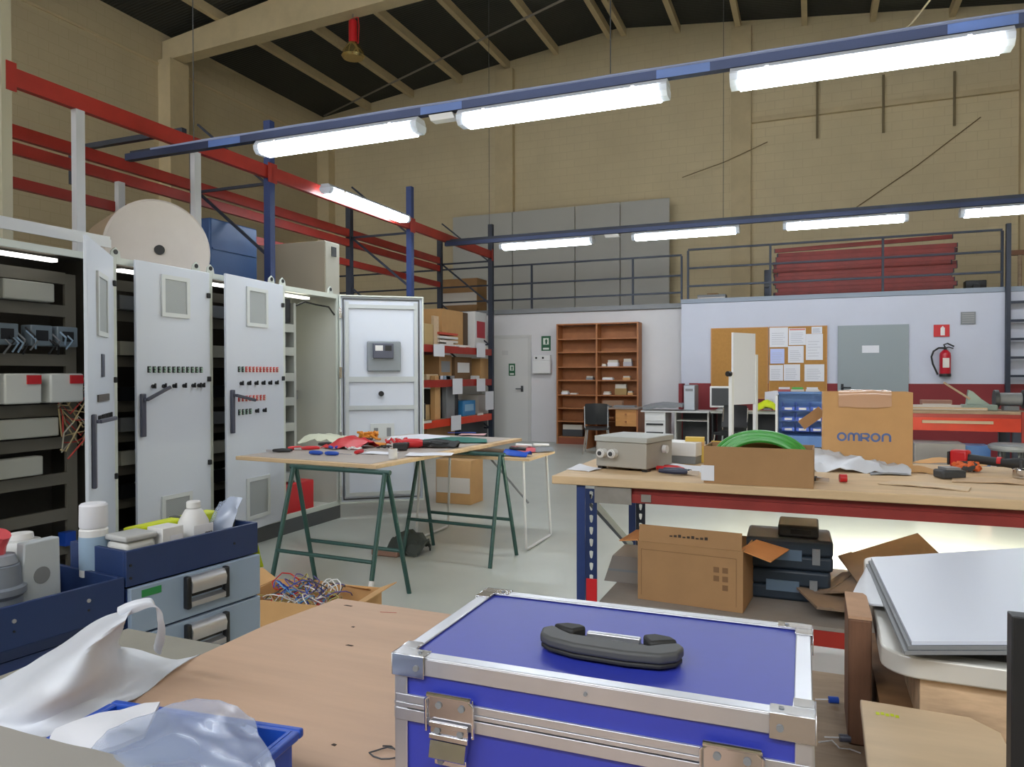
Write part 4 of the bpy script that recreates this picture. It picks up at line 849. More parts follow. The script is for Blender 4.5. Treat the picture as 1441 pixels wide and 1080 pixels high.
PS = [((590, 617), (.5, .3), 25, m_paper, 'large white paper spread at the back of the trestle table'), ((535, 638), (.22, .14), 5, m_paper, 'white paper under the white roll'), ((605, 640), (.3, .18), 20, m_paper, 'white sheet along the front right edge of the trestle table'),
      ((640, 621), (.5, .3), 25, m_teal, 'dark teal folder open on the trestle table'), ((665, 612), (.22, .14), 15, mat('paper_pink', '#d6a6a8', .6), 'pink sheet on the far end of the trestle table'), ((650, 609.5), (.25, .03), 20, m_bluep, 'blue ruler beyond the teal folder')]
for i, (p, (w, d), a_, m, lb) in enumerate(PS):
    one('paper_sheet' if m != MC.get('teal_sheet') else 'folder', lb, 'paper' if i != 3 else 'folder', MB().patch([[(-w/2, -d/2, 0.003), (0, -d/2, .004), (w/2, -d/2, .003)], [(-w/2, d/2, .003), (0, d/2, .02 if i in (0, 3) else .004), (w/2, d/2, .003)]], 5, .004, 9, i, thick=.002), m, tat(*p, TT+.002*i), math.radians(a_))
# folding table behind, tucked lower
o = thing('folding_table', 'small white framed folding table behind the trestle table', 'table', (-2.45, 5.42, 0))
B(-.5, .5, -.3, .3, .68, .70).build('table_top', m_palet, o)
for s_ in (-1, 1): MB().tube([(s_*.44, -.26, .679), (s_*.47, -.28, .02), (s_*.47, -.25, .012), (s_*.47, .25, .012), (s_*.47, .28, .02), (s_*.44, .26, .679)], .011, 8).build('leg_frame', m_wht, o)
MB().tube([(.15, -.2, .67), (.46, -.2, .35)], .008, 6).build('brace', m_mgrey, o)
for i, (x, y, m, lb) in enumerate(((.36, -.18, m_bluep, 'blue tool roll on the folding table'), (.3, .1, mat('pink_red', '#c05a64', .5), 'pinkish red pouch on the folding table'), (.42, .18, m_mgrey, 'grey pouch on the folding table at its right corner'))):
    q = thing('tool_pouch', lb, 'pouch', (-2.45+x, 5.42+y, .701), .3*i); MB().patch([[(-.1, -.06, .01), (.1, -.06, .01)], [(-.1, 0, .05), (.1, 0, .04)], [(-.1, .06, .01), (.1, .06, .01)]], 5, .015, 18, i).build('cover', m, q); MB().cyl((-.06, 0, .06), (.07, 0, .055), .012).build('tube', m_wht if i != 0 else m_dark, q)
topbox('cardboard_box', 'cardboard box standing beyond the trestle table near the folding table', 'box', -3.4, 6.9, .4, .3, .45, m_card2, z=.001)
c_ = at(572, 778, Z=0)
o = thing('floor_cloth', 'dark crumpled cloth and brush lying under the trestle table', 'cloth', c_); MB().patch([[(-.12, -.1, .0), (0, -.12, .04), (.14, -.1, .02)], [(-.12, 0, .1), (0, 0, .16), (.18, 0, .1)], [(-.08, .13, .01), (0, .15, .06), (.14, .13, .01)]], 6, .05, 14, 3, thick=.02).build('cloth', mat('cloth_dark', '#3e4440', .8), o); B(-.2, .02, -.17, -.1, 0, .05).build('brush', mat('brush_brown', '#8a6a5c', .7), o, bevel=.01)
# open carton full of wire
c_ = at(432, 842, Z=.1); 
o = thing('open_carton', 'open cardboard box on the floor overflowing with wire offcuts', 'box', (-2.36, 3.07, 0), math.radians(6)); open_box(.62, .36, .22, .006).build('carton', m_card2, o)
for s_, a_ in ((-1, .9), (1, -.6)): MB().obox((s_*.31, 0, .222), (s_*.4, 0, .222+.06*s_*a_*-1), .34, .005).build('flap', m_card2, o)
MB().obox((0, .182, .222), (.02, .3, .16), .5, .005).build('flap', m_card2, o)
cols_ = [m_wht, m_redp, m_bluep, mat('wire_cream', '#b5a277', .6), mat('wire_olive', '#a8a05a', .6), mat('wire_violet', '#5b4f8c', .5), m_wht, mat('wire_lightblue', '#5c9ac8', .5), mat('wire_cream', '#b5a277', .6), m_dgrey]
w_ = thing('wire_offcuts', 'tangle of white, red and blue wire offcuts in the open carton', 'wires', (-2.36, 3.07, .12)); RR = random.Random(5)
for k in range(46):
    cx, cy, rr = RR.uniform(-.2, .18), RR.uniform(-.08, .08), RR.uniform(.04, .1); a0 = RR.uniform(0, 6); z0 = RR.uniform(.02, .14)
    pts = [Vector((cx+rr*math.cos(a0+j*.5)*RR.uniform(.85, 1.15), cy+rr*.75*math.sin(a0+j*.5), z0+.03*math.sin(j*.8+k))) for j in range(12)]
    MB().tube(pts, .0032, 5).build('wire', cols_[k % len(cols_)], w_)
o = one('yellow_strap', 'yellow green strap end hanging behind the drawer cabinet', 'strap', MB().patch([[(0, 0, .08), (.02, .01, .075)], [(.003, 0, .04), (.03, .01, .035)], [(.02, 0, .0), (.04, .01, .005)]], 5, .003, 12), m_yel, at(354, 799, Y=1.91))
# ================================================================= MIDDLE WORKBENCH
BZ = .9
o = bench = thing('workbench', 'long wooden topped workbench on blue perforated uprights with worn red beams', 'workbench', (-1.0, 2.95, 0))
def bb(x0, x1, y0, y1, z0, z1): return B(x0+1.0, x1+1.0, y0-2.95, y1-2.95, z0, z1)
bb(-1.02, 2.4, 2.95, 3.97, BZ-.035, BZ).build('bench_top', m_palet, o, bevel=.004)
bb(-.83, 2.3, 2.985, 3.03, .80, .864).build('front_beam', m_maroon, o); bb(-.83, 2.3, 2.968, 2.984, .803, .838).build('beam_lip', m_maroon, o); bb(-.83, 2.3, 3.85, 3.9, .80, .864).build('rear_beam', m_maroon, o)
bb(-.835, -.68, 2.96, 2.967, .795, .862).build('beam_connector', mat('worn_grey_steel', '#8b8680', .5, .3, var=.15), o); bb(-.64, -.6, 2.962, 2.967, .81, .84).build('grey_patch', MC['worn_grey_steel'], o)
bb(-.83, 2.3, 2.985, 3.02, .305, .365).build('lower_beam', m_red, o); bb(-.83, 2.3, 3.85, 3.9, .305, .365).build('lower_beam', m_red, o)
bb(-.82, 2.3, 2.985, 3.9, .366, .38).build('lower_shelf', mat('shelf_grey', '#8d857e', .7, var=.08), o)
def perforated(x, y, w, d, z0, z1, flip=1):
    """open channel post: the front face is a ladder of real teardrop holes"""
    m = MB(); t = .003; step = .05; n = int((z1-z0)/step)
    fw = w*.5; x0, x1 = x, x+fw
    for k in range(n):
        a, b_ = z0+k*step, z0+(k+1)*step; cx = (x0+x1)/2; cz = (a+b_)/2
        outer = [(x0, a), (cx, a), (x1, a), (x1, cz), (x1, b_), (cx, b_), (x0, b_), (x0, cz)]
        r = .009; inner = [(cx-r*.5, cz-.014), (cx, cz-.018), (cx+r*.5, cz-.014), (cx+r*.85, cz), (cx+r*.9, cz+.013), (cx, cz+.016), (cx-r*.9, cz+.013), (cx-r*.85, cz)]
        A = [m.v((u, y, v)) for u, v in outer]; C_ = [m.v((u, y, v)) for u, v in inner]; A2 = [m.v((u, y+t, v)) for u, v in outer]; C2 = [m.v((u, y+t, v)) for u, v in inner]
        for i in range(8):
            j = (i+1) % 8
            m.b.faces.new((A[i], A[j], C_[j], C_[i])); m.b.faces.new((A2[j], A2[i], C2[i], C2[j])); m.b.faces.new((C_[i], C_[j], C2[j], C2[i]))
            m.b.faces.new((A[j], A[i], A2[i], A2[j]))
    return m
for y in (2.97, 3.86):
    X0 = -.915+1.0 if y < 3 else -.90+1.0
    f = perforated(X0+.038, y-2.95, .1, .08, 0, .863); f.build('upright', m_dsteel if y > 3 else mat('upright_dark_blue', '#22325c', .4, .15, var=.15), o)
    MB().box(X0, X0+.037, y-2.95-.002, y-2.95+.004, 0, .863).box(X0, X0+.004, y-2.95+.0045, y-2.95+.06, 0, .863).build('upright_flange', m_blue, o)
MB().obox((.12, .08, .80), (.12, .88, .42), .02, .035).build('diagonal_brace', m_dsteel, o)
MB().obox((.10, .08, .12), (.10, .88, .12), .02, .03).build('diagonal_brace', m_dsteel, o)
bb(-.2, 2.0, 3.912, 3.96, .83, .8645).build('lamp_housing', m_wht, o)
al = bpy.data.lights.new('under_bench_lamp', 'AREA'); al.shape = 'RECTANGLE'; al.size = 2.2; al.size_y = .05; al.energy = 480; al.spread = math.radians(85); al.color = (1, .95, .78)
lo = bpy.data.objects.new('under_bench_lamp', al); COL.objects.link(lo); lo.parent = o; lo.location = (1.9, 3.975-2.95, .80); lo.rotation_euler = (math.radians(44), 0, 0)
bb(-.87, -.825, 2.958, 2.966, .37, .475).build('red_clip', m_redp, o)
for x in (2.2,): bb(x, x+.08, 2.97, 3.05, 0, .8).build('upright_flange', m_blue, o); bb(x, x+.08, 3.8, 3.88, 0, .8).build('upright_flange', m_blue, o)
def on(px, py, z=BZ+.0015): return at(px, py, Z=z)
# grey junction box
o = thing('junction_enclosure', 'grey steel enclosure with two white cable glands at the left end of the workbench', 'enclosure', (-.785, 3.21, BZ+.001), math.radians(-14))
B(-.125, .125, -.0, .27, .012, .125).build('body', mat('enclosure_grey', '#a19e96', .45), o, bevel=.004); B(-.131, .131, -.006, .276, .1252, .15).build('lid', mat('enclosure_lid', '#aeb0ac', .45), o, bevel=.004)
for x in (-.085, -.03): 
    g = MB().cyl((x, -.0005, .075), (x, -.035, .075), .02).cyl((x, -.0355, .075), (x, -.042, .075), .016).build('cable_gland', m_wht, o); MB().cyl((x+.001, -.0425, .075), (x+.001, -.045, .075), .01).build('gland_hole', m_dgrey, g)
for x in (-.11, .11): B(x-.012, x+.012, .01, .05, 0, .0118).build('foot', m_dark, o)
q = MB().cyl((.1315, .16, .09), (.15, .16, .09), .018); q.build('side_fitting', m_wht, o)
o = thing('white_carton', 'white box with grey base behind the grey enclosure', 'box', on(958, 652)+Vector((0, .06, 0)), -.2); B(-.09, .09, -.07, .07, .035, .1).build('lid', m_wht, o, bevel=.003); B(-.088, .088, -.068, .068, 0, .0348).build('base', m_mgrey, o)
one('paper_sheet', 'white papers lying behind the pliers on the workbench', 'paper', MB().patch([[(-.12, -.07, .002), (.12, -.07, .002)], [(-.12, .07, .01), (.12, .07, .004)]], 5, .006, 12, thick=.002), m_paper, on(965, 660), -.3)
one('paper_sheet', 'small white paper lying left of the grey enclosure', 'paper', MB().patch([[(-.06, -.05, .003), (.06, -.05, .003)], [(-.06, .05, .015), (.06, .05, .004)]], 5, .006, 12, thick=.002), m_paper, on(822, 661), -.3)
pliers(on(960, 666), 2.6, 'red gripped pliers on the workbench beside the open carton', m_redp); pliers(on(968, 669), 2.9, 'dark blue gripped pliers on the workbench beside the open carton', mat('grip_navy', '#232a44', .5))
one('pencil_stub', 'short dark pencil stub at the front edge of the workbench', 'pencil', MB().cyl((0, 0, .006), (.05, -.03, .006), .005, n=6), m_dgrey, on(928, 663))
o = thing('yellow_carton', 'small yellow box behind the left end of the hose carton', 'box', on(978, 650), .1); B(-.045, .045, -.03, .03, 0, .12).build('carton', m_yel2, o); B(-.045, .045, -.0315, -.0305, .08, .1).build('band', m_card2, o)
# open carton with green hose
o = thing('open_carton', 'low open cardboard box with a white label on the workbench', 'box', (-.19, 3.06, BZ+.001), math.radians(-1)); open_box(.40, .2, .145, .005).build('carton', m_card, o)
B(-.21, -.16, -.1035, -.1005, .01, .07).build('white_label', m_paper, o)
MB().obox((-.17, .105, .147), (-.165, .17, .10), .06, .004).build('flap', m_yel2, o)
MB().obox((0, .102, .146), (.03, .16, .13), .3, .004).build('flap', m_card2, o)
o = thing('hose_coil', 'bright green hose coil arching out of the open cardboard box', 'hose', (-.19, 3.065, BZ+.01))
for k in range(4):
    MB().tube([((.182-.012*k)*math.cos(t)+.003*k, (.045-.022*k)+.012*math.sin(3*t+k), .06+(.125-.009*k)*math.sin(t)) for t in [PI*i/24 for i in range(25)]], .0105, 8).build('coil_turn', m_green, o)
one('plastic_bag', 'crumpled white plastic wrapping right of the hose carton', 'bag', MB().patch([[(-.14, -.08, .0), (0, -.08, .015), (.16, -.06, .0), (.28, -.05, .0)], [(-.14, .05, .09), (0, .02, .06), (.14, 0, .04), (.28, .02, .015)], [(-.13, .16, .05), (0, .16, .04), (.14, .14, .03), (.28, .12, .0)]], 6, .035, 14, 8), m_film, on(1180, 662))
# OMRON carton
o = thing('tall_carton', 'tall cardboard box with blue OMRON print on the workbench', 'box', (.235, 3.84, BZ+.001), math.radians(1)); CW, CHh = .372, .343
q = open_box(CW, .2, CHh, .004); q.build('carton', m_card2, o)
MB().patch([[(-.12, -.103, .275), (0, -.107, .272), (.1, -.103, .28)], [(-.12, -.103, .34), (0, -.11, .343), (.1, -.103, .342)], [(-.12, -.06, .35), (0, -.06, .355), (.1, -.06, .35)]], 6, .004, 20, thick=.0006).build('packing_tape', mat('tape_gloss', '#c9a183', .12, spec=.9), o)
MB().obox((-.187, .03, .25), (-.28, .05, .175), .004, .05).build('side_flap', m_card, o)
# lettering from strokes
def stroke(m, pts, w, y, closed=False):
    n = len(pts); P_ = [Vector(p) for p in pts]; L = []; R_ = []
    for i in range(n):
        a = P_[(i-1) % n] if closed or i > 0 else P_[i]; c = P_[(i+1) % n] if closed or i < n-1 else P_[i]
        d = (c-a).normalized(); nr = Vector((-d.y, d.x))*w/2; L.append(P_[i]+nr); R_.append(P_[i]-nr)
    v = [[m.v((p.x, yy, p.y)) for p in S] for yy in (y, y+.0006) for S in (L, R_)]
    for i in range(n if closed else n-1):
        j = (i+1) % n
        m.b.faces.new((v[0][i], v[0][j], v[1][j], v[1][i])); m.b.faces.new((v[2][i], v[2][j], v[3][j], v[3][i]))
        m.b.faces.new((v[0][i], v[0][j], v[2][j], v[2][i])); m.b.faces.new((v[1][i], v[1][j], v[3][j], v[3][i]))
def arc(cx, cy, rx, ry, a, b, n=10): return [(cx+rx*math.cos(math.radians(a+(b-a)*i/n)), cy+ry*math.sin(math.radians(a+(b-a)*i/n))) for i in range(n+1)]
S_ = .0365; y_ = -.1012; x0 = -.125; z0 = .118; W1 = .009
def letter(pts_list, closed=False):
    m = MB()
    for pts in pts_list: stroke(m, [(x0+u*S_, z0+v*S_) for u, v in pts], W1, y_, closed)
    m.build('printed_letter', m_logo, o, smooth=False)
letter([arc(.52, .5, .45, .45, 0, 360, 28)[:-1]], True); x0 += .048
letter([[(0, 0), (0, .62)]+arc(.3, .62, .3, .33, 180, 0, 8)+[(.6, 0)], [(.6, .62)]+arc(.9, .62, .3, .33, 180, 0, 8)+[(1.2, 0)]]); x0 += .053
letter([[(0, 0), (0, .93), (.55, .93)]+arc(.6, .66, .27, .27, 90, -90, 8)+[(.0, .39)], [(.45, .39), (.88, 0)]]); x0 += .04
letter([arc(.52, .5, .45, .45, 0, 360, 28)[:-1]], True); x0 += .048
letter([[(0, 0), (0, .6)]+arc(.42, .6, .42, .35, 180, 0, 10)+[(.84, 0)]])
# tools at the right
pliers(on(1148, 679), 2.9, 'black pliers left of the red capped tube on the workbench', m_blk)
one('red_plug', 'red round plug lying at the front of the workbench', 'plug', MB().cyl((-.012, 0, .016), (.014, .004, .016), .016), m_redp, on(1186, 679))
o = thing('angle_grinder', 'red and black cordless grinder lying on the workbench at right', 'power tool', at(1395, 664, Z=BZ+.003), math.radians(152)); o.scale = (.78, .78, .85)
MB().tube([(-.1, 0, .05), (-.06, 0, .05), (.05, 0, .055), (.11, 0, .055)], [.025, .022, .022, .028], 14).build('handle', m_blk, o)
MB().box(.11, .2, -.04, .04, .01, .1).build('battery', m_redp, o, bevel=.012); B(.2005, .215, -.035, .035, .02, .09).build('battery_end', m_blk, o, bevel=.005)
MB().tube([(-.1, 0, .05), (-.14, 0, .05), (-.17, 0, .04)], [.028, .032, .028], 14).build('gear_head', m_blk, o); MB().cyl((-.15, 0, .0), (-.15, 0, .035), .032).build('wheel_guard', m_chrome, o)
MB().cyl((-.03, 0, .055), (-.05, 0, .055), .0232).build('red_ring', m_redp, o)
o = thing('battery_pack', 'black battery pack lying on the workbench in front of the grinder', 'battery', on(1336, 673), .4); B(-.05, .05, -.035, .035, 0, .035).build('body', m_dgrey, o, bevel=.008); B(-.03, .03, -.03, .03, .0355, .045).build('rail', m_mgrey, o)
squiggle('glove_pair', 'crumpled orange and dark work glove behind the battery pack', 'glove', on(1360, 664), 3, .06, [mat('glove_orange', '#d4622c', .6), m_dgrey, MC.get('glove_orange') or m_dgrey], .014, 9, .02)
for i, (px, py, w, d, lb) in enumerate(((1290, 664, .18, .1, 'torn cardboard piece in the middle of the workbench'), (1335, 652, .3, .12, 'tan cardboard offcut behind the battery pack'), (1300, 684, .3, .12, 'thin pale wood offcut near the workbench front edge'), (1250, 668, .16, .07, 'grey crumpled packet on the workbench'), (1395, 678, .3, .15, 'large flat cardboard sheet at the right front of the workbench'), (1275, 657, .1, .05, 'pinkish crumpled paper on the workbench'))):
    one('cardboard_offcut' if i != 3 else 'packet', lb, 'offcut', MB().patch([[(-w/2, -d/2, .003), (0, -d/2*.8, .006), (w/2, -d/2, .003)], [(-w/2*.8, d/2, .004), (0, d/2, .02 if i < 2 else .006), (w/2, d/2*.7, .004)]], 4, .008 if i < 2 else .003, 14, i*3, thick=.003), [m_card2, m_card2, m_pale, m_mgrey, mat('card_pale', '#c2a585', .8), mat('paper_rose', '#c9a49a', .7)][i], on(px, py), random.uniform(-.4, .4))
o = thing('hole_saw', 'small silver hole saw at the right edge of the workbench', 'tool', on(1437, 673)); MB().lathe([(.028, 0), (.03, .002), (.03, .035), (.02, .04)], 20).build('cup', m_chrome, o); MB().cyl((0, 0, .041), (0, 0, .07), .006).build('arbor', m_dgrey, o)
# lower shelf goods
SZ2 = .381
o = thing('open_carton', 'big cardboard box with open flaps on the lower shelf of the workbench', 'box', (-.45, 3.2, SZ2), math.radians(-5)); open_box(.43, .3, .245, .005).build('carton', m_card, o)
MB().obox((0, -.148, .2455), (0, -.14, .315), .42, .004, up=(0, 1, 0)).build('front_flap', m_card, o)
MB().obox((-.216, -.02, .246), (-.3, -.02, .235), .24, .004).build('side_flap', m_cardo, o); MB().obox((.216, -.0, .246), (.34, -.02, .215), .26, .004).build('side_flap', m_cardo, o)
q = MB(); 
for t in range(9): q.box(-.08+t*.018, -.068+t*.018, -.1482, -.1475+.0, .275, .281+.003*(t % 3))
q.build('printed_text', m_ink, o)
q = MB()
for (a, b_, c, d) in ((-.2, .19, .212, .2135), (-.2, -.1985, .02, .212), (.1885, .19, .02, .212)): q.box(a, b_, -.1512, -.1505, c, d)
for r in range(2):
    for c in range(3): 
        if not (r == 0 and c == 0): q.box(.1+r*.035, .122+r*.035, -.1512, -.1505, .08+c*.035, .102+c*.035)
q.build('printed_marks', mat('print_brown', '#7a5a3c', .8), o)
m_tc = mat('tool_case_navy', '#26323f', .45)
for k in range(2):
    o = thing('tool_case', ['dark navy tool case, lower of two behind the carton', 'dark navy tool case, upper of two behind the carton'][k], 'case', (-.045+.006*k, 3.40, SZ2+k*.131), .03*k); B(-.22, .12, -.13, .13, 0, .06).build('lower_shell', m_tc, o, bevel=.012); B(-.22, .12, -.13, .13, .0605, .129).build('upper_shell', m_tc, o, bevel=.012)
    B(-.13, -.0, -.137, -.1305, .04, .085).build('lettering_panel', mat('case_label', '#5d7186', .4), o); B(.04, .07, -.14, -.1305, .03, .095).build('latch', m_mgrey, o)
o = thing('small_case', 'small black box on top of the navy tool cases', 'case', (-.03, 3.40, SZ2+.262)); B(-.1, .06, -.1, .1, 0, .05).build('body', m_dgrey, o, bevel=.008); B(-.05, .03, -.106, -.1005, .015, .035).build('catch', m_dark, o)
for i, (x, y, z, w, d, rx, ry, rz, lb) in enumerate(((.12, 3.2, .0, .3, .3, 0, .1, .3, 'flat brown cardboard lying on the lower shelf right of the tool cases'), (.2, 3.3, .06, .3, .25, .15, -.25, -.5, 'brown cardboard piece leaning on others on the lower shelf'), (.3, 3.42, .14, .34, .25, .2, -.35, .2, 'topmost bent cardboard piece on the lower shelf'), (.32, 3.15, .02, .25, .2, .0, .25, .9, 'cardboard scrap at the shelf front behind the wood block'))):
    o = thing('cardboard_piece', lb, 'cardboard', (x, y, SZ2+z+.04)); o.rotation_euler = (rx, ry, rz); B(-w/2, w/2, -d/2, d/2, 0, .004).build('sheet', mat('card_dull', '#84705e', .85, var=.1), o); B(-w/2, -w/2+.06, -d/2, d/2, .0045, .009).build('folded_edge', MC['card_dull'], o)
o = thing('grey_bundle', 'grey folded packing on the lower shelf left of the big carton', 'packing', (-.74, 3.4, SZ2)); MB().prism([(-.14, 0), (.12, 0), (.12, .12), (-.1, .12)], 'y', -.12, .12).build('bundle', mat('packing_grey', '#8c8580', .8), o); B(-.12, .1, -.122, -.1205, .05, .06).build('band', m_mgrey, o)

# ================================================================= DRAWER CABINET AT LEFT
DZ = .85; RZ = math.radians(-6.8); c0 = Vector((-1.722, 1.45, 0))
o = dc = thing('drawer_cabinet', 'navy and grey blue drawer cabinet with metal handles and a tray top', 'cabinet', c0, RZ); Wd, Dd = .455, .26
B(-Dd, -.003, .002, Wd-.002, 0, .745).build('body', mat('cabinet_side_navy', '#24386a', .45), o)
q = MB(); q.box(-.012, 0, 0, Wd, .752, DZ).box(-Dd, -Dd+.012, 0, Wd, .752, DZ).box(-Dd+.0121, -.0121, 0, .012, .752, DZ).box(-Dd+.0121, -.0121, Wd-.012, Wd, .752, DZ).box(-Dd+.0121, -.0121, .0121, Wd-.0121, .752, .758); q.build('tray_top', m_navy, o, bevel=.0015)
zs = [(.62, .748), (.475, .613), (.33, .468), (.15, .323)]
for k, (a, b_) in enumerate(zs):
    v = B(-.0025, .014, .004, Wd-.004, a, b_).build('drawer', m_draw, o, bevel=.002)
    hz = (a+b_)/2+.015
    MB().box(.0145, .035, .165, .18, hz-.05, hz+.045).build('handle_end', m_dark, v, bevel=.004); MB().box(.0145, .035, .30, .315, hz-.05, hz+.045).build('handle_end', m_dark, v, bevel=.004)
    MB().prism([(.0145, .042+hz), (.03, .040+hz), (.04, .02+hz), (.036, -.005+hz), (.03, -.006+hz), (.033, .018+hz), (.026, .03+hz), (.0145, .032+hz)], 'y', .1801, .2999).prism([(.0145, -.045+hz), (.034, -.045+hz), (.034, -.03+hz), (.0145, -.025+hz)], 'y', .1801, .2999).build('handle', m_alu, v, ang=60)
    B(.0145, .016, .1801, .2999, hz-.02, hz+.03).build('handle_recess', m_dark, v)
    if k == 0: B(.0143, .0155, .035, .095, .718, .738).build('green_label', mat('label_green', '#2c8a4c', .4), v)
for z in (.775, .81): MB().cyl((.0005, .012, z), (.003, .012, z), .004, n=8).build('screw', m_dark, o)
MB().cyl((.0005, .36, .8), (.003, .36, .8), .004, n=8).build('screw', m_dark, o)
lt = thing('low_tray', 'long navy steel tray cabinet continuing left of the drawer cabinet', 'cabinet', c0+Vector((-.0, -.004, 0)), RZ)
q = MB(); q.box(-.012, -.001, -.62, -.001, .655, .782).box(-.3, -.288, -.62, -.001, .655, .782).box(-.2879, -.0121, -.62, -.608, .655, .782).box(-.2879, -.0121, -.013, -.001, .655, .782).box(-.2879, -.0121, -.6079, -.0131, .66, .668); q.build('tray', m_navy, lt, bevel=.0015)
B(-.3, -.005, -.615, -.003, 0, .65).build('body', MC['cabinet_side_navy'], lt)
B(-.0008, .002, -.62, -.001, .655, .68).build('lower_lip', m_navyd, lt)
for y in (-.1, -.28): 
    MB().cyl((-.0005, y, .745), (.003, y, .745), .005, n=10).build('rivet', m_alu, lt)
    MB().cyl((-.0005, y, .72), (.002, y, .72), .003, n=8).build('rivet', m_dark, lt)
RM = Matrix.Rotation(RZ, 3, 'Z')
def cl(x, y, z): return c0 + RM @ Vector((x, y, z))
FZ = .7585
o = thing('spray_can', 'white capped spray bottle with pale blue label in the cabinet tray', 'bottle', cl(-.175, .018, FZ)); o.scale = (1.1, 1.1, 1.15); MB().lathe([(.03, 0), (.034, .003), (.034, .115), (.03, .12)], 24).build('body', m_wht, o); MB().lathe([(.0345, .02), (.0345, .1), (.0342, .1), (.0342, .02)], 24).build('label_band', m_lbl, o); MB().lathe([(.032, .1205), (.034, .125), (.033, .175), (.029, .18)], 24).build('cap', m_paper, o)
o = thing('white_bottle', 'white plastic bottle beside the spray bottle in the cabinet tray', 'bottle', cl(-.215, -.0+.004-.0, FZ)); o.location = cl(-.222, .045-.015, FZ); MB().lathe([(.022, 0), (.024, .005), (.024, .08), (.014, .095)], 20).build('body', m_wht, o); MB().lathe([(.013, .0955), (.013, .115), (.011, .117)], 16).build('cap', m_paper2, o)
o = thing('plastic_tub', 'low white plastic tub in front of the cabinet tray', 'tub', cl(-.09, .07, FZ), RZ); o.scale = (1, 1, 1.2); B(-.05, .045, -.04, .055, 0, .085).build('tub', mat('tub_white', '#c6c6c2', .5), o, bevel=.012); B(-.052, .047, -.042, .057, .0855, .1).build('lid', mat('tub_lid', '#b4b5b4', .4), o, bevel=.005)
o = thing('white_carton', 'small white carton with a sticker in the cabinet tray', 'box', cl(-.07, .17, FZ), RZ); B(-.035, .035, -.035, .035, 0, .125).build('carton', m_wht, o, bevel=.002); B(.0355, .0365, -.01, .03, .03, .1).build('sticker', m_paper, o)
o = thing('jug_bottle', 'frosted white bottle with barcode label in the cabinet tray', 'bottle', cl(-.10, .29, FZ), RZ); MB().lathe([(.042, 0), (.045, .006), (.045, .115), (.026, .15), (.02, .155)], 28).build('body', mat('frost_white', '#cfcfd0', .4), o); MB().lathe([(.019, .1555), (.021, .158), (.021, .175), (.018, .178)], 20).build('cap', m_wht, o)
v = MB().box(.0455, .047, -.035, .035, .06, .11).build('label_patch', m_paper, o); q = MB()
for k in range(7): q.box(.0473, .0477, .005+k*.004, .007+k*.004+(k % 2)*.001, .068, .085)
q.build('barcode', m_dark, v)
o = thing('spirit_level', 'bright yellow plastic tool case lying across the cabinet tray', 'tool', cl(-.17, .26, FZ), RZ+.1); B(-.025, .025, -.15, .17, .085, .12).build('body', m_yel, o, bevel=.006); B(-.027, .027, .02, .04, .083, .122).build('dark_band', m_dgrey, o); B(-.02, .02, -.1, .12, 0, .0845).build('base', m_card, o)
o = thing('ear_defenders', 'grey and black ear defenders in the cabinet tray', 'ear defenders', cl(-.19, .17, FZ)); MB().tube([(.05*math.cos(t), .0, .06+.05*math.sin(t)) for t in [PI*i/12 for i in range(13)]], .006, 8).build('headband', m_dark, o)
for s_ in (-1, 1): MB().cyl((s_*.055, -.012, .05), (s_*.04, .012, .05), .028).build('ear_cup', m_mgrey, o)
o = thing('clear_bag', 'clear plastic bag of drill bits at the far end of the cabinet tray', 'bag', cl(-.10, .41, FZ), RZ); MB().patch([[(-.04, -.04, .0), (0, -.05, .0), (.05, -.03, .0)], [(-.05, -.02, .09), (0, -.035, .1), (.05, -.01, .09)], [(-.05, .02, .15), (0, .02, .17), (.04, .03, .16)]], 6, .02, 22, thick=.002).build('film', m_clear, o)
for k in range(4): MB().cyl((-.02+.014*k, 0.0, 0), (-.015+.012*k, .02, .1+.01*k), .006, n=8).build('drill_bit', m_dgrey if k % 2 else m_mgrey, o)
for k in range(3): one('thin_rod', ['thin dark rod lying in the cabinet tray, nearest', 'thin pale rod lying in the cabinet tray, middle', 'thin brown rod lying in the cabinet tray, furthest'][k], 'rod', MB().cyl((0, 0, 0), (.03, .16, .0), .003, n=6), [m_dgrey, m_paper2, m_card][k], cl(-.15-.02*k, .1, FZ+.004))
# things in the low tray
TL = .6685
o = thing('grey_bucket', 'grey plastic jug cut by the left photo edge in the low tray', 'jug', cl(-.12, -.262, TL)); MB().lathe([(.05, 0), (.052, .004), (.056, .11), (.064, .12), (.064, .135), (.055, .14), (.05, .19), (.045, .192)], 28).build('body', mat('jug_grey', '#747b87', .45), o); MB().lathe([(.0447, .1925), (.046, .194), (.04, .215), (.034, .216)], 20).build('rim', mat('jug_rim', '#8b919c', .45), o)
MB().tube([(-.005, 0, .2165), (.0, 0, .24), (.02, 0, .27)], .022, 10).build('red_spout', mat('red_soft', '#d2535a', .4), o)
o = thing('white_canister', 'white plastic canister behind the frosted sheet in the low tray', 'canister', cl(-.225, -.15, TL)); MB().lathe([(.05, 0), (.055, .01), (.055, .2), (.045, .22), (.03, .222)], 24).build('body', mat('canister_white', '#c4c6c6', .4), o); MB().lathe([(.0295, .2225), (.03, .225), (.028, .238)], 18).build('cap', m_wht, o)
o = thing('frosted_sheet', 'frosted plastic box with a round mark standing in the low tray', 'container', cl(-.1, -.165, TL), RZ+.12); MB().prism([(-.055, 0), (.055, 0), (.05, .235), (-.045, .235)], 'x', -.03, .0).build('shell', m_trans, o, bevel=.004); MB().cyl((.0005, .0, .145), (.0015, .0, .145), .022).build('round_mark', m_mgrey, o)

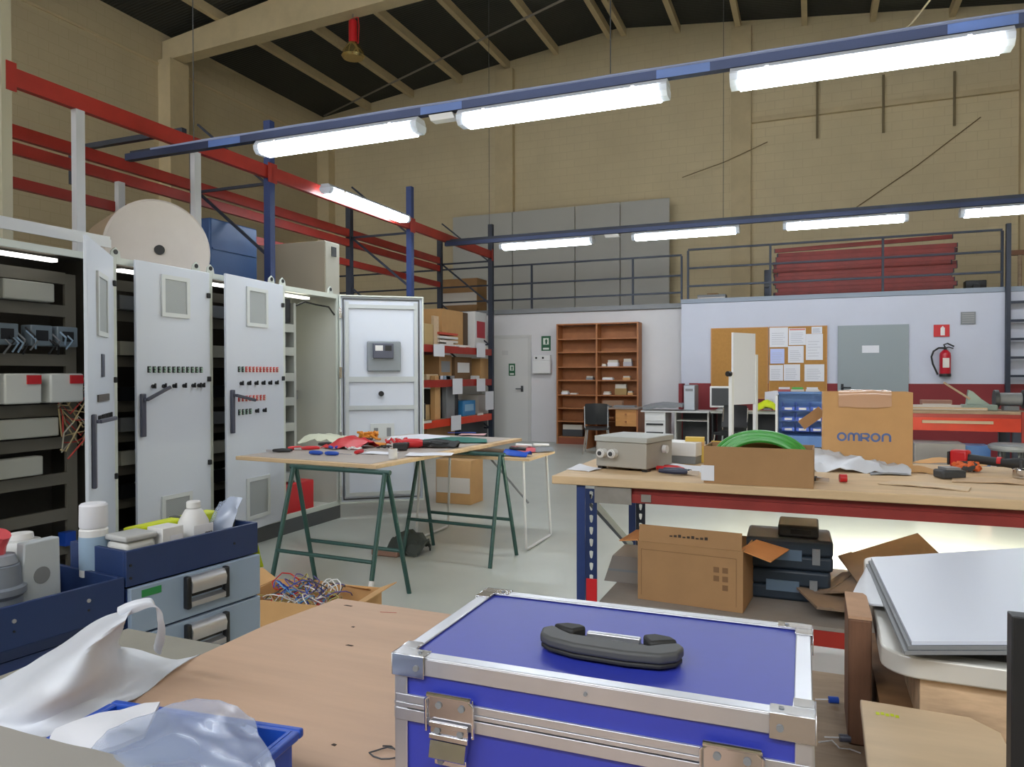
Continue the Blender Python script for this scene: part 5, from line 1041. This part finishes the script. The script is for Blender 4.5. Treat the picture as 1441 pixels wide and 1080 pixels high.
# ================================================================= FOREGROUND BENCH
TB = .75
tb2 = thing('foreground_bench', 'foreground workbench carrying the blue case', 'workbench', (-1.5, .1, 0))
def fb(x0, x1, y0, y1, z0, z1): return B(x0+1.5, x1+1.5, y0-.1, y1-.1, z0, z1)
fb(-1.14, 1.2, .1, 1.57, TB-.05, TB-.009).build('bench_top', m_oldw, tb2)
fb(-1.47, -1.141, .1, 1.24, TB-.075, TB-.009).build('grey_side_top', m_gtop, tb2); fb(-1.472, -1.141, .75, .754, TB-.0085, TB-.007).build('groove', m_dgrey, tb2)
for x in (-1.4, 1.1):
    for y in (.15, 1.1): fb(x, x+.07, y, y+.07, 0, TB-.0755).build('leg', m_oldw, tb2)
pb = thing('plywood_board', 'large bare plywood board on the foreground bench left of the case', 'board', (-.6, .85, TB-.008))
MB().prism([(-.57, -.7), (.5, -.7), (.5, .735), (-.2, .735), (-.535, .74), (-.57, .5)], 'z', 0, .008).build('sheet', m_ply, pb)
for px, py, s_ in ((490, 853, .012), (492, 909, .009), (497, 883, .004), (470, 1049, .004)):
    p = at(px, py, Z=TB); MB().prism([(-s_, -.002), (s_*.8, -.003), (s_, .002), (-s_*.6, .003)], 'z', .0082, .0088).build('stain', m_ink, pb, loc=(p.x+.6, p.y-.85, 0))
p = at(535, 862, Z=TB); MB().obox((p.x+.6, p.y-.85, .0085), (p.x+.64, p.y-.84, .0085), .002, .0006).build('pencil_mark', mat('red_pencil', '#b3564a', .7), pb)
# ---- blue aluminium case
CX, CY_, CWd, CDd, CB, CT = -.262, 1.025, .527, .32, TB+.001, .95
cs = thing('flight_case', 'blue case with aluminium edges, chrome latches and black top handle', 'case', (CX, CY_, CB), math.radians(.6))
hx, hy, HH = CWd/2, CDd/2, CT-CB; e = .0035
seam = HH-.07
B(-hx+e, hx-e, -hy+e, hy-e, 0.003, seam-.002).build('lower_shell', m_case, cs); B(-hx+e, hx-e, -hy+e, hy-e, seam+.002, HH-.0025).build('lid_shell', m_case, cs)
ew = .024
def edge(name='edge_profile'): return name
def bar(x0, x1, y0, y1, z0, z1, m=m_alu, bv=.0015): MB().box(x0, x1, y0, y1, z0, z1).build('edge_profile', m, cs, bevel=bv)
for z0, z1, ztop in ((HH-ew, HH, True), (0, ew, False)):
    for s_ in (-1, 1):
        # front/back: vertical flange and top flange
        y0, y1 = sorted((s_*(hy-e+.0005), s_*hy)); bar(-hx+ew, hx-ew, y0, y1, z0, z1-.0005)
        x0, x1 = sorted((s_*(hx-e+.0005), s_*hx)); bar(x0, x1, -hy+ew, hy-ew, z0, z1-.0005)
if 1:
    for s_ in (-1, 1):
        y0, y1 = sorted((s_*hy, s_*(hy-ew*.85))); bar(-hx+ew*.86, hx-ew*.86, y0, y1, HH-.002, HH+.0012)
        x0, x1 = sorted((s_*hx, s_*(hx-ew*.85))); bar(x0, x1, -hy, hy, HH-.002, HH+.0012)
for sx in (-1, 1):
    for sy in (-1, 1):
        x0, x1 = sorted((sx*(hx-ew*.8), sx*(hx-.0002))); y0, y1 = sorted((sy*(hy-e+.0006), sy*(hy+.0006))); bar(x0, x1, y0, y1, .001, HH-.0015)
        x0, x1 = sorted((sx*(hx-e+.0006), sx*(hx+.0006))); y0, y1 = sorted((sy*(hy-ew*.8), sy*(hy-.0002))); bar(x0, x1, y0, y1, .001, HH-.0015)
# seam extrusions with grooves
for s_ in (-1, 1):
    for z0, z1, ex in ((seam+.001, seam+.007, .0022), (seam+.0072, seam+.018, .0012), (seam-.017, seam-.001, .0022)):
        y0, y1 = sorted((s_*(hy-e), s_*(hy+ex))); bar(-hx+.002, hx-.002, y0, y1, z0, z1, bv=.0008)
        x0, x1 = sorted((s_*(hx-e), s_*(hx+ex))); bar(x0, x1, -hy+.002, hy-.002, z0, z1, bv=.0008)
# corner caps with rivets
for sx in (-1, 1):
    for sy in (-1, 1):
        q = MB(); L = .046 ; t = .0016; W3 = .027
        X_ = lambda a: sx*(hx-a); Y_ = lambda a: sy*(hy-a)
        def bx(a0, a1, b0, b1, z0, z1):
            x0, x1 = sorted((X_(a0), X_(a1))); y0, y1 = sorted((Y_(b0), Y_(b1))); q.box(x0, x1, y0, y1, z0, z1)
        bx(-.002, L, -.002, W3*.8, HH+.0013, HH+.0028); bx(-.002, W3*.8, W3*.8+.0001, L, HH+.0013, HH+.0028)
        bx(-.002, L, -.0035, -.0021, HH-W3, HH+.0028); bx(-.0035, -.0021, -.0035, L, HH-W3, HH+.0028)
        v = q.build('corner_cap', m_chrome, cs, bevel=.001)
        MB().cyl((X_(L*.75), Y_(-.0035), HH-W3*.5), (X_(L*.75), Y_(-.0055), HH-W3*.5), .004, n=10).build('rivet', m_mgrey, v)
        MB().cyl((X_(L*.72), Y_(W3*.4), HH+.0029), (X_(L*.72), Y_(W3*.4), HH+.0042), .003, n=10).build('rivet', m_mgrey, v)
MB().cyl((.005, -hy-.0005, HH-.012), (.005, -hy-.003, HH-.012), .0025, n=8).build('rivet', m_mgrey, cs)
# latches
for lx in (-.178, .178):
    y = -hy-.0023; w = .033
    q = MB(); q.box(lx-w, lx+w, y-.002, y, seam-.006, seam+.026); v = q.build('latch', m_chrome, cs, bevel=.001)
    MB().tube([(lx-w+.001, y-.005, seam+.027), (lx+w-.001, y-.005, seam+.027)], .0035, 10).build('latch_roll', m_chrome, v)
    MB().tube([(lx-w-.001, y-.004, seam-.022), (lx-w-.001, y-.006, seam+.02), (lx-w+.006, y-.006, seam+.026)], .0022, 8).build('latch_wire', m_chrome, v)
    MB().tube([(lx+w+.001, y-.004, seam-.022), (lx+w+.001, y-.006, seam+.02), (lx+w-.006, y-.006, seam+.026)], .0022, 8).build('latch_wire', m_chrome, v)
    q = MB(); q.box(lx-w*.85, lx+w*.85, y-.009, y-.0025, seam-.014, seam-.007).box(lx-w*.85, lx+w*.85, y-.009, y-.0025, seam-.030, seam-.023).box(lx-w*.83, lx+w*.83, y-.006, y-.0025, seam-.0229, seam-.0141); q.build('latch_tongue', m_chrome, v, bevel=.001)
    MB().prism([(y-.003, seam-.031), (y-.009, seam-.031), (y-.014, seam-.052), (y-.012, seam-.054), (y-.003, seam-.04)], 'x', lx-w*.78, lx+w*.78).build('latch_lever', m_chrome, v)
    MB().box(lx-w*.7, lx+w*.7, y-.003, y, seam-.066, seam-.055).build('latch_base', m_chrome, v, bevel=.002)
    for a, zz in ((-.5, .013), (.5, .013), (-.5, -.0185), (.5, -.0185), (-.4, -.06)):
        yy = y-.0022 if zz > 0 else (y-.0062 if zz > -.03 else y-.0032); MB().cyl((lx+a*w, yy, seam+zz), (lx+a*w, yy-.0018, seam+zz), .0045, n=12).build('rivet', m_mgrey, v)
# top handle
hc = Vector((.008, -.047, HH+.0005))
def ell(pts): return [(hc.x+u, hc.y+v) for u, v in pts]
outer = [(-.098, .0), (-.094, -.018), (-.078, -.032), (-.04, -.043), (.03, -.046), (.075, -.04), (.093, -.025), (.098, -.006), (.092, .014), (.078, .028), (-.078, .034), (-.092, .02)]
MB().prism(ell(outer), 'z', HH+.0008, HH+.007).build('handle_base', m_blk, cs, bevel=.002)
grip = [(-.1, .004), (-.095, -.02), (-.078, -.034), (-.04, -.045), (.03, -.048), (.076, -.042), (.096, -.026), (.1, -.002), (.09, .012), (.07, .0), (.055, -.012), (-.055, -.006), (-.07, .004), (-.088, .018)]
h_ = MB().prism([(u, v) for u, v in grip], 'z', 0, .014).build('handle_grip', mat('handle_rubber', '#4a4b4c', .55), cs, bevel=.0045, seg=3, loc=(hc.x, hc.y, HH+.0075))
MB().prism([(u, v) for u, v in ((-.088, .019), (-.07, .03), (-.05, .03), (-.04, .022), (-.055, -.0), (-.07, .006))], 'z', 0, .016).build('handle_pivot', m_blk, cs, bevel=.004, loc=(hc.x, hc.y, HH+.0075))
MB().prism([(u, v) for u, v in ((.089, .013), (.078, .026), (.055, .03), (.04, .02), (.055, -.008), (.07, .002))], 'z', 0, .016).build('handle_pivot', m_blk, cs, bevel=.004, loc=(hc.x, hc.y, HH+.0075))
B(hc.x-.038, hc.x+.038, hc.y+.014, hc.y+.024, HH+.0072, HH+.018).build('handle_bracket', m_alu, cs, bevel=.002)
# ---- white film bag at left
rows = [[at(-60, 985, Z=.80), at(5, 958, Z=.80), at(60, 922, Z=.84), at(110, 892, Z=.87), at(150, 868, Z=.90), at(190, 850, Z=.93)],
        [at(-60, 1000, Z=.80), at(5, 985, Z=.80), at(60, 955, Z=.84), at(110, 925, Z=.87), at(140, 900, Z=.89), at(178, 872, Z=.915)],
        [at(-60, 1010, Z=.79), at(10, 1000, Z=.79), at(70, 985, Z=.82), at(125, 958, Z=.83), at(160, 925, Z=.82), at(172, 908, Z=.81)],
        [at(-60, 1030, Z=.77), at(5, 1022, Z=.77), at(70, 1010, Z=.78), at(130, 985, Z=.78), at(190, 955, Z=.77), at(240, 930, Z=.765)],
        [at(-60, 1060, Z=.765), at(5, 1050, Z=.765), at(70, 1035, Z=.765), at(140, 1010, Z=.765), at(200, 975, Z=.758), at(285, 915, Z=.756)]]
o = thing('carrier_bag', 'white carrier bag collapsed on the bench with one handle loop standing up', 'bag', rows[3][2].copy()); off = rows[3][2].copy()
rows = [[p-off for p in r] for r in rows]
MB().patch(rows, 7, .012, 9, 2, thick=.0015).build('film', m_film, o)
hp_ = [at(165, 862, Z=.915)-off, at(190, 851, Z=.93)-off, at(213, 850, Z=.93)-off, at(220, 870, Z=.90)-off, at(221, 893, Z=.86)-off, at(216, 915, Z=.80)-off]
r1 = [p+Vector((0, 0, .008)) for p in hp_]; r2 = [p+Vector((.018, .0, -.006)) for p in hp_]
MB().patch([r1, [(a+b_)/2+Vector((0, -.006, .002)) for a, b_ in zip(r1, r2)], r2], 6, .004, 20, 4, thick=.0015).build('handle_loop', m_film, o)
# blue tray with clear bag and papers
c_ = Vector((-.80, .68, TB+.001))
o = thing('blue_tray', 'bright blue plastic tray partly covered by clear bags', 'tray', (-.80, .66, TB+.001), math.radians(6))
q = MB(); w, d, h = .30, .3, .085; 
q.box(-w/2, w/2, -d/2, d/2, 0, .004).box(-w/2, w/2, -d/2, -d/2+.005, .0041, h).box(-w/2, w/2, d/2-.005, d/2, .0041, h).box(-w/2, -w/2+.005, -d/2+.0051, d/2-.0051, .0041, h).box(w/2-.005, w/2, -d/2+.0051, d/2-.0051, .0041, h); q.build('tray', m_bluep, o)
q = MB(); q.box(-w/2-.012, w/2+.012, d/2+.0002, d/2+.012, h-.012, h+.001).box(w/2+.0002, w/2+.012, -d/2, d/2, h-.012, h+.001).box(-w/2-.012, -w/2-.0002, -d/2, d/2, h-.012, h+.001); q.build('rim', m_bluep, o, bevel=.003)
off = Vector((-.85, .66, .84))
pr_ = [[at(75, 1030, Z=.845), at(140, 1003, Z=.855), at(225, 988, Z=.85)], [at(70, 1045, Z=.85), at(150, 1030, Z=.862), at(215, 1008, Z=.855)], [at(100, 1062, Z=.85), at(160, 1050, Z=.858), at(205, 1030, Z=.85)]]
one('paper_bundle', 'white papers in the blue tray with a bright folded edge', 'papers', MB().patch([[p-off for p in r] for r in pr_], 6, .006, 16, 7, thick=.006), m_paper, off)
pr_ = [[at(150, 1030, Z=.865), at(215, 1000, Z=.872), at(285, 984, Z=.868), at(358, 1012, Z=.855)], [at(120, 1065, Z=.872), at(215, 1040, Z=.885), at(300, 1020, Z=.88), at(372, 1040, Z=.86)], [at(110, 1100, Z=.872), at(215, 1090, Z=.885), at(310, 1085, Z=.88), at(390, 1090, Z=.855)], [at(80, 1150, Z=.87), at(215, 1150, Z=.88), at(320, 1150, Z=.875), at(400, 1150, Z=.85)]]
one('clear_bag', 'wrinkled clear plastic bag lying over the blue tray', 'bag', MB().patch([[p-off for p in r] for r in pr_], 7, .010, 16, 11, thick=.002), m_clear, off)
off = Vector((-1.0, .62, .86))
pr_ = [[at(-80, 1000, Z=.88), at(0, 1022, Z=.885), at(80, 1042, Z=.885), at(160, 1062, Z=.88), at(232, 1086, Z=.875)], [at(-80, 1080, Z=.888), at(0, 1090, Z=.89), at(80, 1110, Z=.89), at(160, 1140, Z=.885), at(232, 1170, Z=.88)], [at(-80, 1200, Z=.888), at(0, 1220, Z=.89), at(80, 1240, Z=.89), at(160, 1250, Z=.885), at(232, 1260, Z=.88)]]
o = thing('grey_sack', 'grey fabric sack edge in the bottom left corner of the photo', 'sack', off); MB().patch([[p-off for p in r] for r in pr_], 6, .002, 10, 5, thick=.01).build('fabric', mat('sack_grey', '#98948e', .8), o)
q = B(-.3, -.1, -.25, -.1, -.106, .0).build('filling', mat('sack_grey2', '#8d8983', .8), o)
# wires right of the case
one('loose_wire', 'loop of thin white wire on the bench right of the case', 'wire', MB().tube([(0, 0, .002), (.02, .01, .004), (.03, -.01, .003), (.045, -.005, .002), (.06, -.012, .002)], .0012, 5), m_wht, (.012, 1.26, TB-.008))
for i, (px, py) in enumerate(((1173, 986), (1189, 1040))): 
    o = thing('wire_plug', ['small blue plug on the bench, farther of two beside the wood block', 'small grey blue plug on the bench, nearer of two beside the case'][i], 'plug', at(px, py, Z=TB)); MB().cyl((-.008, 0, .0), (.008, .003, .0), .006).build('plug', m_bluep if i == 0 else m_slate, o); MB().tube([(-.0085, 0, 0), (-.03, .002, -.004)], .0012, 5).build('wire_lead', m_wht, o)
squiggle('wire_loop', 'dark wire curl on the plywood board left of the case', 'wire', at(545, 1062, Z=TB+.001), 1, .03, m_dgrey, .0012, 3, .002)
# ---- right foreground pile
o = thing('wood_block', 'dark rough wooden block standing under the metal frame', 'block', (.055, 1.275, TB-.008), 0); B(0, .034, 0, .14, 0, .2).build('block', m_dwood, o, bevel=.003); B(.0, .034, .0, .14, .2002, .205).build('end_grain', mat('end_grain', '#b48f72', .8, var=.1, scale=20), o)
o = thing('pallet_block_box', 'light wooden crate beneath the white metal frame at right', 'crate', (.098, 1.178, TB-.008), 0); 
MB().box(0, .6, 0, .40, 0, .085).build('body', mat('crate_dark_wood', '#8f6a48', .7, var=.2, scale=6, stretch=(1, 4, 4)), o); MB().box(.045, .6, -.004, .40, .0855, .158).build('top_plank', m_lwood, o); 
# frame with rounded corner
def rr_path(x0, x1, y0, y1, r, n=8):
    pts = []
    for cx, cy, a in ((x0+r, y0+r, 180), (x1-r, y0+r, 270), (x1-r, y1-r, 0), (x0+r, y1-r, 90)):
        for i in range(n+1): t = math.radians(a+90*i/n); pts.append((cx+r*math.cos(t), cy+r*math.sin(t)))
    return pts
fr = thing('metal_tray', 'white metal frame with rounded corner lying on the wooden crate', 'frame', (.0945, 1.163, .9015), math.radians(-1))
q = MB(); po = rr_path(0, .62, 0, .62, .05); pi_ = rr_path(.03, .59, .03, .59, .03); n = len(po); hF = .031
A = [q.v((u, v, 0)) for u, v in po]; B2 = [q.v((u, v, hF)) for u, v in po]; C1 = [q.v((u, v, 0)) for u, v in pi_]; D1 = [q.v((u, v, hF)) for u, v in pi_]
for i in range(n):
    j = (i+1) % n
    for f4 in ((A[i], A[j], B2[j], B2[i]), (B2[i], B2[j], D1[j], D1[i]), (D1[i], D1[j], C1[j], C1[i]), (C1[i], C1[j], A[j], A[i])): q.b.faces.new(f4)
q.build('frame', mat('frame_white', '#c8c6c0', .35, .2), fr, bevel=.003)
q = MB(); q.box(.031, .589, .031, .589, .002, .006); q.build('pan', m_galv, fr)
MB().cyl((.17, -.0005, .015), (.17, -.003, .015), .004, n=10).build('screw', m_dark, fr)
for k in range(3):
    zz = .932+k*.007; sl = .055
    P4 = [at(1283, 902, Z=.963), at(1226, 784, Z=.966), Vector((.78, 1.9, 1.008)), Vector((.80, 1.28, 1.008))]
    o = thing('laminate_sheet', ['bottom white panel of the stack on the metal frame', 'middle white panel of the stack on the metal frame', 'top white glossy panel of the stack on the metal frame'][k], 'panel', P4[0]+Vector((0, 0, (k-3)*.0062)), group='white panels stacked on the metal frame')
    q = MB(); sh = Vector((-.008, -.006, 0))*(2-k)*.6
    a_ = [q.v(p-P4[0]+sh) for p in P4]; b4 = [q.v(p-P4[0]+sh+Vector((0, 0, .0052))) for p in P4]; q.b.faces.new(a_); q.b.faces.new(b4)
    for i in range(4): q.b.faces.new((a_[i], a_[(i+1) % 4], b4[(i+1) % 4], b4[i]))
    q.build('sheet', mat('panel_white_gloss', '#c9d0e0', .3) if k == 2 else m_mgrey, o, smooth=False)
one('plastic_sleeve', 'torn white plastic sleeve poking out left of the white panels', 'sleeve', MB().patch([[Vector(p)-at(1240, 850, Z=.945) for p in r] for r in ((at(1248, 852, Z=.948), at(1238, 825, Z=.95), at(1226, 792, Z=.952)), (at(1222, 848, Z=.945), at(1216, 828, Z=.95), at(1218, 800, Z=.95)), (at(1197, 842, Z=.94), at(1204, 826, Z=.945), at(1214, 808, Z=.945)))], 6, .003, 16, 2), m_film, at(1240, 850, Z=.945))
o = thing('wooden_box', 'pale wooden box lid in the bottom right corner with a yellow mark', 'box', (.061, .88, TB-.008), math.radians(-1)); MB().prism([(0, 0), (.165, 0), (.165, .245), (.135, .28), (.0, .283)], 'z', .108, .12).build('lid', m_pale, o, bevel=.002); MB().box(.005, .16, .005, .24, 0, .1075).build('body', mat('box_side_wood', '#a8865c', .7, var=.1), o)
q = MB()
for k in range(5): q.box(.018+.006*k, .0225+.006*k, .238+.002*(k % 2), .246+.002*(k % 2), .1202, .1206)
q.build('yellow_mark', m_yel, o)
a = at(1424, 868, Y=.86); 
one('black_bar', 'black upright bar at the right photo edge', 'bar', B(0, .022, 0, .02, 0, a.z-TB+.008), m_dark, (a.x, .86, TB-.008), bevel=.001)
